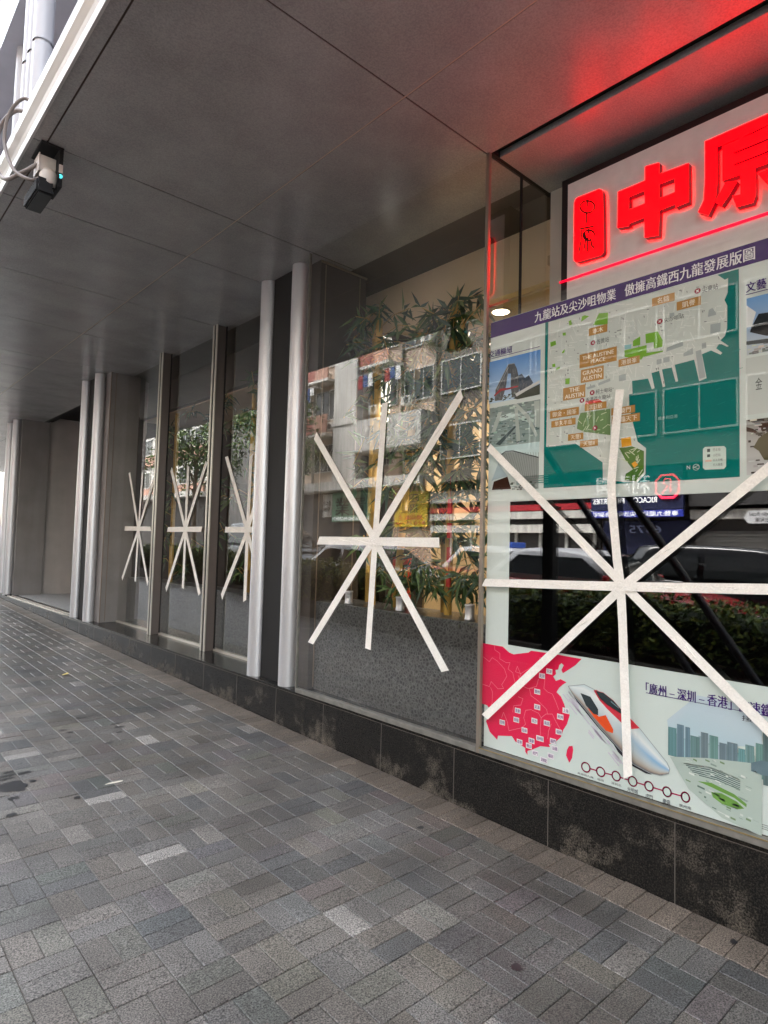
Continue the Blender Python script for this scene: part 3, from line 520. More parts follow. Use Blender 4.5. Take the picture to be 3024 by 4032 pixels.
def tape_star(label, strips, X, W=.060):
    c = strips[0][len(strips[0])//2]
    t = thing('tape_star', label, 'tape', (X, c[0], c[1]), 'tape stars on the windows')
    for i, pts in enumerate(strips):
        mb = MB(); x = X-.0022*i
        # densify and wobble a little: hand-laid tape
        q = []
        for a, b in zip(pts, pts[1:]):
            n = 6
            for k in range(n): q.append((a[0]+(b[0]-a[0])*k/n, a[1]+(b[1]-a[1])*k/n))
        q.append(pts[-1]); vs = []; N = len(q)
        for k, (y, z) in enumerate(q):
            a = q[max(0,k-1)]; b = q[min(N-1,k+1)]; d = Vector((b[0]-a[0], b[1]-a[1])).normalized(); n_ = Vector((-d.y, d.x))
            w = W/2*random.uniform(.975,1.025); sk = W*.35*random.uniform(-1,1) if k in (0,N-1) else 0
            for s in (-1,1): vs.append((x, y+n_.x*w*s+d.x*sk*s, z+n_.y*w*s+d.y*sk*s))
        fs = [(2*k,2*k+1,2*k+3,2*k+2) for k in range(N-1)]
        # a few lifted folds along the strip
        for f_ in range(3):
            k = random.randrange(1, N-2); u0, u1 = random.uniform(.1,.45), random.uniform(.55,.9); o_ = len(vs)
            A, B_, C_, D_ = [Vector(vs[2*k+j]) for j in (0,1,3,2)]
            p0 = A.lerp(B_,u0); p1 = D_.lerp(C_,u1); w_ = (B_-A)*.10
            vs += [tuple(p0), tuple((p0+p1)/2+w_*.5+Vector((-.003,0,0))), tuple(p1), tuple((p0+p1)/2-w_*.5)]
            vs[o_:] = [(q[0]-.0006, q[1], q[2]) for q in vs[o_:]]; fs.append((o_,o_+1,o_+2,o_+3))
        mb.add(vs, fs); mb.build('tape_strip', m_tape, t, fixn=False)
    return t
tape_star('white tape star on the wide window showing the bamboo', P_tape_big, 2.8235, .058)
def run_on(a, b, d):
    l = math.dist(a,b); return (b[0]+(b[0]-a[0])*d/l, b[1]+(b[1]-a[1])*d/l)
P_tape_poster[0][-1] = run_on(P_tape_poster[0][-2], P_tape_poster[0][-1], .16); P_tape_poster[3][-1] = run_on(P_tape_poster[3][-2], P_tape_poster[3][-1], .2); P_tape_poster[2][0] = run_on(P_tape_poster[2][1], P_tape_poster[2][0], .16)
tape_star('large white tape star stuck across the poster window', P_tape_poster, 2.8235, .043)
tape_star('white tape star on the recessed window farthest from the poster', P_tape_a, 3.184, .058)
tape_star('white tape star on the middle one of three narrow windows', P_tape_b, 3.184, .058)
tape_star('white tape star half hidden by the round steel column', P_tape_c, 3.184, .058)

# ------------------------------------------------------------------ red shop sign
KS = 3.23/3.05
def ks(y, z): return (y*KS, 1.52+(z-1.52)*KS)
P_zhong = [[ks(*p) for p in q] for q in P_zhong]; P_yuan = [[ks(*p) for p in q] for q in P_yuan]; P_seal = [[ks(*p) for p in q] for q in P_seal]; P_seal_lines = [[ks(*p) for p in q] for q in P_seal_lines]
sg = thing('shop_sign', 'white lightbox sign with glowing red characters and red seal', 'sign', (3.2, .8, 2.95))
b_ = MB(); b_.box(3.288, 3.425, -1.6, 2.072, 3.01, 3.795); b_.build('sign_box', M('sign_black', (26,22,24), .4), sg)
b_ = MB(); b_.box(3.281, 3.289, -1.6, 2.027, 3.03, 3.752); b_.build('sign_face', M('sign_face', (232,230,228), .5, noise=.04, nscale=20), sg)
b_ = MB(); b_.box(3.271, 3.280, -1.6, 2.074, 3.149, 3.161); b_.build('red_light_line', M('red_line', linear=(1,.0,.03), emit=.14, rough=.4), sg)
m_red = M('red_lit', linear=(1.0,.0,.0008), emit=.95, rough=.35); m_redside = M('red_side', linear=(.055,.0,.002), rough=.4, emit=.2)
def curve_solid(name, splines, x, depth, mats, parent):
    """solid letter: splines in (y,z); front faces -X"""
    c = bpy.data.curves.new('c', 'CURVE'); c.dimensions = '2D'; c.fill_mode = 'BOTH'; c.extrude = depth/2
    for sp_ in splines:
        s = c.splines.new('POLY'); s.points.add(len(sp_)-1); s.use_cyclic_u = True
        for p, (y, z) in zip(s.points, sp_): p.co = (-y, z, 0, 1)
    o = bpy.data.objects.new('c', c); COL.objects.link(o); dg = bpy.context.evaluated_depsgraph_get()
    me = bpy.data.meshes.new_from_object(o.evaluated_get(dg)); bpy.data.objects.remove(o); bpy.data.curves.remove(c)
    mb = MB()
    for p in me.polygons:
        vs = [(x-(me.vertices[i].co.z), -me.vertices[i].co.x, me.vertices[i].co.y) for i in p.vertices]
        mb.add(vs, [tuple(range(len(vs)))], 0 if abs(p.normal.z) > .5 else 1)
    bpy.data.meshes.remove(me); return mb.build(name, mats, parent)
curve_solid('character', P_zhong, 3.2525, .045, [m_red, m_redside], sg)
curve_solid('character', P_yuan, 3.2525, .045, [m_red, m_redside], sg)
# the rest of the name runs on beyond the frame
for ch, y0 in (('地', .70), ('產', .23)):
    mb = MB(); v, f, _ = text_mb(ch, .03); mb.add([(3.235, y0-.42*a, 3.235+.42*b) for a, b in v], f); mb.build('character', m_red, sg)
sealo = curve_solid('seal', P_seal, 3.255, .04, [m_red, m_redside], sg)
sl_ = MB()
for st_ in P_seal_lines: sl_.tube([(3.233, y, z) for y, z in st_], .0062, 6)
sl_.build('seal_carving', M('seal_dark', linear=(.012,.0,.001), rough=.5), sealo)

# ------------------------------------------------------------------ poster
po = thing('poster', 'printed property poster with purple title, teal map and white train', 'poster', (2.86, .8, .42))
m_print = M('poster_print', vcol=True, rough=.6, spec=.0)
C = lambda r,g,b: lin((r,g,b))
b_ = MB(); b_.box(2.851, 2.857, 2.104, 2.258, .423, 2.84, 0, C(214,224,220)); b_.box(2.851, 2.857, -2.9, 2.104, 1.79, 2.84, 0, C(214,224,220)); b_.box(2.851, 2.857, -2.9, 2.104, .423, 1.003, 0, C(212,224,220)); b_.build('poster_sheet', m_print, po)
def film_mat():
    m = M('black_film', linear=(.001,.001,.001), rough=.0, spec=.5); m.node_tree.nodes['Principled BSDF'].inputs['IOR'].default_value = 2.3; return m
b_ = MB(); b_.box(2.8525, 2.8565, -2.9, 2.1035, 1.0035, 1.7895); b_.build('black_film', film_mat(), po)
b_ = MB(); b_.box(2.870, 2.878, -2.9, 2.25, .43, 2.83); b_.build('backing_board', M('board', (120,120,118), .8), po)
LX = 2.8505
_ly = [0]
def art(name, polys, cols, parent, dx=0.0, mat=m_print):
    mb = MB()
    for i, p in enumerate(polys):
        c = cols[i % len(cols)] if isinstance(cols, list) else cols
        x = LX-dx-.00002*i
        # filled 2-D outline as a thin printed film
        cv, ce, cf, *_r = delaunay_2d_cdt([Vector(q) for q in p], [], [list(range(len(p)))], 1, 1e-6)
        for t in cf: mb.add([(x, cv[k].x, cv[k].y) for k in t], [tuple(range(len(t)))], 0, c([cv[k].y for k in t]) if callable(c) else c)
    o = mb.build(name, mat, parent); return o
def lines(name, pls, w, col, parent, dx, closed=False):
    mb = MB()
    for p in pls:
        x = LX-dx
        for a, b in zip(p, p[1:]):
            d = Vector((b[0]-a[0], b[1]-a[1]))
            if d.length < 1e-5: continue
            d.normalize(); n = Vector((-d.y, d.x))*w/2; e = d*w*.3
            mb.add([(x,a[0]+n.x-e.x,a[1]+n.y-e.y),(x,b[0]+n.x+e.x,b[1]+n.y+e.y),(x,b[0]-n.x+e.x,b[1]-n.y+e.y),(x,a[0]-n.x-e.x,a[1]-n.y-e.y)], [(0,1,2,3)], 0, col)
    return mb.build(name, m_print, parent)
def absorb(o, *others):
    bm_ = bmesh.new(); bm_.from_mesh(o.data)
    for q in others: bm_.from_mesh(q.data)
    bm_.to_mesh(o.data); bm_.free()
    for q in others: bpy.data.objects.remove(q)
def rect(y0, z1, y1, z0): return [(y0,z1),(y0,z0),(y1,z0),(y1,z1)]
def lettering(name, items, col, parent, dx, bold=.0):
    mb = MB()
    for body, a, b_2 in items: text_on(mb, body, LX-dx, a[0], max(a[1],b_2[1]), b_2[0], min(a[1],b_2[1]), 0, bold)
    mb.col = [col]*len(mb.f); return mb.build(name, m_print, parent)
D1, D2, D3, D4, D5 = .0006, .0012, .0018, .0024, .0030
art('title_strip', [rect(2.258,2.838,-2.9,2.748)], C(52,4,100), po, D1)
map_ = art('map', P_teal, C(8,118,112), po, D1)
wv = []
for k in range(260):   # printed ripples of the sea
    y = random.uniform(.94,1.9); z = random.uniform(1.87,2.7); l = random.uniform(.01,.03); wv.append([(y,z),(y-l,z+random.uniform(.002,.008))])
rip_ = lines('sea_ripples', wv, .0016, C(30,140,132), map_, D1+.0003)
land_ = art('land', P_land, C(208,216,210), map_, D2)
sg_ = []
ly0 = [p for p in P_land[0]]
def inside(y, z, poly):
    c = False; j = len(poly)-1
    for i in range(len(poly)):
        if (poly[i][1] > z) != (poly[j][1] > z) and y < (poly[j][0]-poly[i][0])*(z-poly[i][1])/(poly[j][1]-poly[i][1])+poly[i][0]: c = not c
        j = i
    return c
for k in range(700):
    y = random.uniform(.95,1.88); z = random.uniform(1.95,2.74); l = random.uniform(.012,.05); a = random.choice((.18,.18+math.pi/2,.18,1.1))+random.gauss(0,.05)
    e = (y+l*math.cos(a), z+l*math.sin(a))
    if inside(y,z,P_land[0]) and inside(*e,P_land[0]): sg_.append([(y,z),e])
stl_ = lines('streets', sg_, .0035, C(228,233,228), map_, D2+.0003)
sm = []
for k in range(160):
    y = random.uniform(.95,1.88); z = random.uniform(1.97,2.72); l = random.uniform(.004,.012); a = random.choice((1.4,.2))
    e = (y+l*math.cos(a), z+l*math.sin(a))
    if inside(y,z,P_land[0]) and inside(*e,P_land[0]): sm.append([(y,z),e])
smk_ = lines('street_marks', sm, .003, C(110,116,116), map_, D2+.0005)
absorb(map_, rip_); absorb(land_, stl_, smk_)
blk_ = art('building_block', P_grey, C(168,178,178), map_, D3)
pk1 = art('park', P_green, C(126,182,62), map_, D3)
pk2 = art('park', P_cyan, C(150,200,205), map_, D3)
pk3 = art('park', P_park, [C(120,150,100), C(78,118,40)], map_, D3)
pk = []
for poly in P_park:
    cy = sum(p[0] for p in poly)/len(poly); cz = sum(p[1] for p in poly)/len(poly)
    for k in range(26):
        y = random.choice(poly)[0]*.6+cy*.4+random.uniform(-.03,.03); z = cz+random.uniform(-.07,.07)
        if inside(y,z,poly): pk.append([(y,z),(y+random.uniform(-.03,.03),z+random.uniform(-.03,.03))])
pk4 = lines('park_path', pk, .004, C(205,215,180), map_, D4)
pk5 = art('plot', P_orange, C(232,165,38), map_, D4); pk6 = art('plot', P_red, C(215,62,52), map_, D3)
absorb(land_, blk_, pk1, pk2, pk3, pk4, pk5, pk6)
art('legend', P_legend, C(205,222,214), map_, D2)
lg = P_legend[0]; ly_, lz_ = lg[0][0], lg[1][1]
lettering('legend_lettering', [('巴士站',(ly_-.042,lz_-.010),(ly_-.072,lz_-.022)),('小巴站',(ly_-.042,lz_-.034),(ly_-.072,lz_-.046)),('行人天橋',(ly_-.042,lz_-.056),(ly_-.08,lz_-.067)),('行人隧道',(ly_-.042,lz_-.076),(ly_-.08,lz_-.087))], C(90,100,100), map_, D3)
art('legend_symbol', [rect(ly_-.018,lz_-.010,ly_-.030,lz_-.024), rect(ly_-.018,lz_-.034,ly_-.030,lz_-.046), rect(ly_-.010,lz_-.058,ly_-.036,lz_-.066)], [C(70,80,80),C(70,80,80),C(225,190,175)], map_, D3)
for body, a, b2 in P_labels:
    lb = art('place_label', [rect(a[0],a[1],b2[0],b2[1])], C(186,140,78), map_, D4)
    h = a[1]-b2[1]; w = a[0]-b2[0]; mg = .16*h if '\n' not in body else .10*h
    mb = MB(); text_on(mb, body, LX-D5, a[0]-.08*w, a[1]-mg, b2[0]+.08*w, b2[1]+mg, 0, .012, keep=True); mb.col = [C(246,236,215)]*len(mb.f); mb.build('label_lettering', m_print, lb)
def disc(y, z, ry, rz, n=20): return [(y+ry*math.cos(2*math.pi*i/n), z+rz*math.sin(2*math.pi*i/n)) for i in range(n)]
for body, c_, a, b2 in P_stations:
    d_ = art('station_mark', [disc(c_[0],c_[1],.0135,.0125)], C(150,24,52), map_, D4)
    art('station_symbol', [[(c_[0]+.007,c_[1]+.007),(c_[0]+.0035,c_[1]+.001),(c_[0]+.0035,c_[1]-.001),(c_[0]+.007,c_[1]-.007),(c_[0],c_[1]-.003),(c_[0]-.007,c_[1]-.007),(c_[0]-.0035,c_[1]-.001),(c_[0]-.0035,c_[1]+.001),(c_[0]-.007,c_[1]+.007),(c_[0],c_[1]+.003)]], C(245,235,235), d_, D5)
    if body: lettering('station_lettering', [(body,a,b2)], C(66,72,76), map_, D4)
tc = {'w':C(236,232,240),'p':C(62,22,116),'t':C(150,205,200),'k':C(62,60,72)}
for body, a, b2, k in P_texts:
    z1, z0 = a[1], b2[1]
    if len(body) > 6 and k in 'wp':        # long lines: own height from the first corner
        z1, z0 = max(a[1],b2[1]), min(a[1],b2[1])
        hh = {'九龍站及尖沙咀物業':.058,'傲擁高鐵西九龍發展版圖':.058}.get(body, .050)
        zc = {'九龍站及尖沙咀物業':2.7925,'傲擁高鐵西九龍發展版圖':2.7925}.get(body, (z0+z1)/2)
        z1, z0 = zc+hh/2, zc-hh/2
    lettering('lettering', [(body,(a[0],z1),(b2[0],z0))], tc[k], po, D2+.0006 if k != 't' else D4, .012 if k != 'k' else 0)
art('rule', [rect(p[0][0],p[0][1]+.0015,p[1][0],p[0][1]-.0015) for p in P_underline], C(62,22,116), po, D2)
cpt = P_legend[0][0]
ny, nz = [t for t in P_texts if t[0] == 'N'][0][1]
lines('compass', [disc(ny-.040,nz-.010,.013,.013)+[disc(ny-.040,nz-.010,.013,.013)[0]], [(ny-.030,nz-.010),(ny-.049,nz-.003)], [(ny-.030,nz-.010),(ny-.049,nz-.017)]], .003, C(225,235,230), map_, D3)
# printed photographs
def grad(top, bot, z1, z0, jitter=0):
    def f(t):
        out = []
        for vz in t:
            k = max(0,min(1,(z1-vz)/(z1-z0))); out.append(tuple(a+(b-a)*k for a,b in zip(top,bot)))
        return out
    return f
def photo(key, top, bot):
    (a, b2) = P_photos[key]; y1 = max(b2[0], -2.8) if key[1] in '123' else a[0]-.34
    z1, z0 = a[1], b2[1]
    n = 8; polys = [rect(a[0], z1+(z0-z1)*i/n, y1, z1+(z0-z1)*(i+1)/n) for i in range(n)]
    return art('photo', polys, [grad(top,bot,z1,z0)], po, D1)
def grain(key, cols, parent, n, w, h, z_lo=0.0, z_hi=1.0, dx=D1+.0008, slope=0.0):
    (a, b2) = P_photos[key]; y1 = b2[0] if key[1] in '123' else a[0]-.34; r_ = random.Random(ord(key[1])); mb = MB()
    for k in range(n):
        y = r_.uniform(y1+w, a[0]-.002); z = b2[1]+(a[1]-b2[1])*r_.uniform(z_lo, z_hi); ww = w*r_.uniform(.3,1); hh = h*r_.uniform(.3,1)
        z = min(z, a[1]-hh); y = max(y, y1+ww); x = LX-dx-.000003*k
        mb.add([(x,y,z),(x,y,z+hh),(x,y-ww,z+hh),(x,y-ww,z)], [(0,1,2,3)], 0, tuple(v*r_.uniform(.9,1.1) for v in r_.choice(cols)))
    absorb(parent, mb.build('print_grain', m_print, po))
ph = photo('p1', C(92,146,214), C(190,215,235)); grain('p1', (C(60,70,62),C(96,100,90),C(140,150,140),C(44,52,48)), ph, 70, .02, .010, 0, .14)
art('tower', P_p1_tower, [C(86,88,92),C(74,84,98)], ph, D2); art('bridge', P_p1_dark, C(52,58,44), ph, D3); art('bridge', P_p1_white, C(205,208,208), ph, D4); art('skywalk', P_p1_red, C(150,42,48), ph, D4)
tw_ = []
for k in range(240):
    yy_ = random.uniform(2.0,2.25); zz2 = random.uniform(2.2,2.6)
    if any(inside(yy_,zz2,q) and inside(yy_,zz2+.02,q) for q in P_p1_tower): tw_.append([(yy_,zz2),(yy_,zz2+.02)])
if tw_: lines('tower_line', tw_, .0018, C(128,128,130), ph, D2+.0004)
lines('tower_edge', [[(p[0],p[1]) for p in P_p1_tower[0][:4]], [(P_p1_tower[0][k][0]-.012,P_p1_tower[0][k][1]) for k in (1,0)]], .004, C(150,150,150), ph, D4)
ph = photo('p2', C(128,146,142), C(150,168,164)); grain('p2', (C(104,124,122),C(168,186,182),C(140,156,152),C(190,206,202),C(88,104,102)), ph, 120, .03, .012)
art('light', P_p2_light, C(196,216,210), ph, D2); art('strut', P_p2_col, C(178,190,184), ph, D3); art('rail', P_p2_rail, C(70,84,84), ph, D4)
a_, b3 = P_photos['p2']
lines('concourse', [[(random.uniform(b3[0],a_[0]),z),(random.uniform(b3[0],a_[0]),z+random.uniform(-.02,.02))] for z in [b3[1]+.012+.0102*k for k in range(18)]], .0028, C(108,130,128), ph, D2+.0003)
ph = photo('p3', C(196,222,224), C(206,214,210)); grain('p3', (C(120,128,124),C(160,168,166),C(90,98,92)), ph, 40, .02, .010, 0, .15)
art('roof', P_p3_roof, C(150,158,156), ph, D2); art('hall', P_p3_dark, C(62,40,30), ph, D3); art('hall', P_p3_glass, C(168,190,198), ph, D3)
rp = P_p3_roof[0]; rl = []
for k in range(16):
    t = k/15; rl.append([(rp[0][0]+(rp[3][0]-rp[0][0])*t, rp[1][1]-.004-.022*t), (rp[7][0]+(rp[4][0]-rp[7][0])*t, rp[6][1]-.03*t-.02)])
lines('roof_rib', rl, .0022, C(112,122,122), ph, D3); lines('roof_edge', [rp[0:4]], .006, C(58,66,70), ph, D3)
ph = photo('p4', C(120,168,222), C(190,200,205)); grain('p4', (C(206,206,196),C(168,172,170),C(120,124,122),C(214,210,190)), ph, 80, .03, .010, 0, .2); art('cloud', P_p4_cloud, C(228,232,232), ph, D2); art('hall', P_p4_hall, C(40,42,44), ph, D3); art('base', P_p4_base, C(66,72,74), ph, D3)
ph = photo('p5', C(196,204,200), C(208,214,210)); a_, b3 = P_photos['p5']
lettering('sketch', [('金',(a_[0]-.035,a_[1]-.09),(a_[0]-.06,a_[1]-.14))], C(88,92,92), ph, D2)
ph = photo('p6', C(150,148,142), C(206,208,208)); grain('p6', (C(110,106,100),C(180,180,176),C(70,64,58),C(214,214,210)), ph, 120, .03, .012); art('roof', P_p6_roof, C(70,52,42), ph, D2); art('tree', P_p6_tree, C(96,90,66), ph, D3)
# lower sheet: rail map, train, skyline
cm = art('rail_map', P_china, C(232,40,84), po, D1)
lines('province_line', P_prov, .0024, C(246,130,150), cm, D2)
for body, (y, z) in P_cities:
    w = .036 if len(body) == 2 else .044
    lb = art('city_label', [rect(y+w/2,z+.0135,y-w/2,z-.0135)], C(240,236,240), cm, D3)
    mb = MB(); text_on(mb, body, LX-D4, y+w*.4, z+.009, y-w*.4, z-.009, 0, .01); mb.col = [C(110,50,130)]*len(mb.f); mb.build('label_lettering', m_print, lb)
zt = max(p[1] for p in P_train_body[0]); zl_ = min(p[1] for p in P_train_body[0])
tbp = P_train_body[0]; top_ = tbp[0:9]; bot_ = [tbp[0]]+tbp[:8:-1]
def along(pl, t):
    d = [math.dist(p,q) for p,q in zip(pl,pl[1:])]; s_ = t*sum(d)
    for (p,q),l in zip(zip(pl,pl[1:]),d):
        if s_ <= l or (p,q) == (pl[-2],pl[-1]): return (p[0]+(q[0]-p[0])*min(1,s_/l), p[1]+(q[1]-p[1])*min(1,s_/l))
        s_ -= l
def ramp(stops, u):
    for (a0,c0),(a1,c1) in zip(stops,stops[1:]):
        if u <= a1: return tuple(x+(y-x)*(u-a0)/(a1-a0) for x,y in zip(c0,c1))
    return stops[-1][1]
mb = MB(); NT, NU = 26, 9; vs = []; cs = []
for i in range(NT+1):
    t = i/NT; p = along(top_, t); q = along(bot_, t); bl_ = max(0,min(1,(t-.45)/.4))
    st_ = [(0,C(196,214,218)),(.22,C(232,238,238)),(.45,tuple(x+(y-x)*bl_ for x,y in zip(C(214,224,226),C(140,184,218)))),(.72,tuple(x+(y-x)*bl_ for x,y in zip(C(198,208,212),C(196,206,208)))),(.90,C(176,164,150)),(1,C(96,92,98))]
    for j in range(NU+1):
        u = j/NU; vs.append((LX-D2,p[0]+(q[0]-p[0])*u,p[1]+(q[1]-p[1])*u)); cs.append(ramp(st_,u))
for i in range(NT):
    for j in range(NU):
        ids = (i*(NU+1)+j,i*(NU+1)+j+1,(i+1)*(NU+1)+j+1,(i+1)*(NU+1)+j)
        mb.add([vs[k] for k in ids],[(0,1,2,3)],0,[cs[k] for k in ids])
tr = mb.build('train', m_print, po)
art('underframe', P_train_under, C(48,46,56), tr, D2+.0003)
lines('cab_line', [[(p[0]+.002,p[1]) for p in P_train_glass[0]]+[P_train_glass[0][0]]], .004, C(214,56,70), tr, D3)
lines('glass_glint', [[(P_train_glass[0][2][0]+.012,P_train_glass[0][2][1]-.006),(P_train_glass[0][3][0]+.012,P_train_glass[0][3][1]+.006)]], .004, C(130,150,158), tr, D5)
mo = []
for k in range(26):
    u = random.random(); q = along(bot_, u*.6); l = random.uniform(.04,.12); y = q[0]+random.uniform(.0,.05); z = q[1]-random.uniform(.0,.05); mo.append([(y,z),(y-l*.55,z-l*.5)])
lines('motion_streak', mo, .005, C(206,198,216), tr, D1+.0004)
art('red_band', P_train_red, C(222,60,76), tr, D3); art('cab_glass', P_train_glass, C(52,62,66), tr, D4); art('flame', [P_train_orange[0]], C(236,86,38), tr, D3)
lines('body_line', [P_train_body[0]+[P_train_body[0][0]]], .003, C(150,160,164), tr, D3)
sk = art('skyline', P_sky, grad(C(196,212,222), C(158,200,210), .80, .60), po, D2)
tb = MB(); rnd = random.Random(4)
def twr(y, w, zt_, zb_, c, x):
    tb.add([(x,y,zb_),(x,y,zt_),(x,y-w,zt_),(x,y-w,zb_)], [(0,1,2,3)], 0, c)
    k = 0; n_ = max(2,int(w/.007))
    for k in range(n_):
        yy = y-w*(k+.25)/n_; f_ = rnd.uniform(.75,1.35); tb.add([(x-.0002,yy,zb_),(x-.0002,yy,zt_-.004),(x-.0002,yy-w*.42/n_,zt_-.004),(x-.0002,yy-w*.42/n_,zb_)], [(0,1,2,3)], 0, tuple(v*f_ for v in c))
y0_ = P_sky[0][0][0]-.005; zb0 = min(p[1] for q in P_towers for p in q)
for layer, (h0,h1,cc) in enumerate(((.07,.11,C(150,176,182)),(.09,.135,C(112,138,142)))):
    y = y0_
    while y > .52:
        w = rnd.uniform(.018,.042); h = rnd.uniform(h0,h1)
        if .80 < y < .86 and layer: y -= w; continue
        twr(y, w, zb0+h, zb0-.01, tuple(v*rnd.uniform(.85,1.15) for v in cc), LX-D3-.0004*layer); y -= w+rnd.uniform(.0,.008)
for y, w, h in ((.855,.045,.205),(.806,.040,.198),(.762,.05,.19)): twr(y, w, zb0+h, zb0-.03, C(96,118,120), LX-D3-.0008)
tb.build('towers', m_print, sk)
art('station_ground', P_ground, C(182,198,190), sk, D3+.0012)
pt = MB()
for k in range(260):
    y = rnd.uniform(.5,1.32); z = rnd.uniform(.44,.72); w = rnd.uniform(.006,.03); h = rnd.uniform(.002,.008)
    if inside(y,z,P_ground[0]) and inside(y-w,z,P_ground[0]):
        c = rnd.choice((C(150,168,160),C(208,216,210),C(120,146,110),C(140,158,150),C(168,184,178),C(100,124,112),C(222,228,222))); s_ = -.18*w
        pt.add([(LX-D3-.0015,y,z),(LX-D3-.0015,y,z+h),(LX-D3-.0015,y-w,z+h+s_),(LX-D3-.0015,y-w,z+s_)], [(0,1,2,3)], 0, c)
pt.build('ground_detail', m_print, sk); art('hall', P_hall, C(104,128,138), sk, D5+.0003)
art('track', P_rail, C(84,102,102), sk, D5); art('lawn', P_lawn, C(112,160,76), sk, D5+.0003)
rg = []
for c_, a, b2 in P_rings:
    r1, r2 = abs(c_[0]-a[0]), abs(c_[1]-b2[1]); q = disc(c_[0],c_[1],r1,r2,24); rg.append(q+[q[0]])
rt = lines('route_ring', rg, .0062, C(176,18,84), po, D2+.0004)
lines('route_line', [[(P_rings[k][0][0]-abs(P_rings[k][0][0]-P_rings[k][1][0]), P_rings[k][0][1]), (P_rings[k+1][0][0]+abs(P_rings[k+1][0][0]-P_rings[k+1][1][0]), P_rings[k+1][0][1])] for k in range(6)], .0055, C(176,18,84), rt, D2+.0004)
lines('small_print', [[(.93,.462-.008*k),(.55,.462-.008*k)] for k in range(3)], .0035, C(150,160,158), po, D2)
lines('small_print', [[(2.06-.22*0,1.885+.012*k),(1.86,1.885+.012*k)] for k in range(4)], .004, C(70,150,142), map_, D2)

# ------------------------------------------------------------------ floodlight under the canopy edge
fl = thing('floodlight', 'black finned floodlight with white junction boxes under the canopy edge', 'lamp', (.93, 4.2, S))
m_blk = M('black_metal', linear=(.006,.0065,.008), rough=.6, spec=.3); m_wp = M('white_plastic', (182,174,168), .5, noise=.06, nscale=30)
b_ = MB(); b_.box(.960,.985,4.03,4.22,S-.24,S-.001); b_.box(.86,.985,4.02,4.26,S-.012,S-.001); b_.build('bracket', m_blk, fl, bevel=.004)
b_ = MB(); b_.box(.858,.945,4.03,4.33,3.555,3.572); b_.box(.866,.938,4.05,4.31,3.572,3.615)
for k in range(9): b_.box(.862,.942,4.055+.029*k,4.065+.029*k,3.613,3.650)
for k in range(12): b_.box(.846,.8585,4.036+.025*k,4.046+.025*k,3.557,3.62)
b_.build('lamp_head', m_blk, fl, bevel=.002)
b_ = MB(); b_.box(.866,.938,4.045,4.315,3.547,3.5545); b_.build('lamp_glass', M('lamp_glass', (22,24,26), .35), fl)
b_ = MB(); b_.box(.872,.962,4.09,4.20,S-.15,S-.05); o = b_.build('junction_box', m_wp, fl, bevel=.006)
b_ = MB(); b_.box(.866,.8715,4.085,4.205,S-.155,S-.045); b_.build('box_lid', m_wp, o)
b_ = MB(); b_.lathe([(0,.0),(.045,0),(.05,.01),(.05,.07),(.03,.10),(.0,.10)], (.925,4.10,3.628), n=20); b_.build('cable_gland', m_wp, fl)
b_ = MB(); b_.box(.962,.983,4.0245,4.0295,3.70,3.75); b_.build('label_plate', m_wp, fl)
b_ = MB(); b_.lathe([(0,-.010),(.011,-.010),(.011,.0),(0,.0)], (.9725,4.0295,3.678), axis='Y', n=16); b_.build('indicator', M('cyan_led', linear=(.1,.75,.8), emit=.12), fl)
b_ = MB(); b_.tube([(.93,4.10,3.62),(.955,4.04,3.60),(.96,4.02,3.68)], .006, 8); b_.build('wire', m_blk, fl)
def smooth_path(p, n=10):
    out = []; q = [p[0]]+list(p)+[p[-1]]
    for i in range(1, len(q)-2):
        a,b,c,d = [Vector(v) for v in q[i-1:i+3]]
        for k in range(n):
            t = k/n; out.append(.5*((2*b)+(-a+c)*t+(2*a-5*b+4*c-d)*t*t+(-a+3*b-3*c+d)*t**3))
    out.append(Vector(p[-1])); return out
cb = thing('cable', 'grey conduit looped over the white canopy edge beside the floodlight', 'cable', (.8, 4.3, 4.0))
m_cab = M('grey_cable', (112,102,98), .5)
b_ = MB(); b_.tube(smooth_path([(.87,4.14,3.76),(.80,4.20,3.70),(.745,4.38,3.72),(.71,4.55,3.90),(.73,4.52,4.10),(.78,4.36,4.16),(.86,4.25,4.11),(.95,4.20,4.10)]), .013, 10); b_.build('conduit', m_cab, cb)
b_ = MB(); b_.tube(smooth_path([(.895,4.14,3.69),(.83,4.10,3.63),(.76,4.22,3.72),(.725,4.32,3.92),(.735,4.28,4.08),(.79,4.18,4.15),(.86,4.14,4.09),(.95,4.12,4.08)]), .010, 10); b_.build('conduit', m_cab, cb)

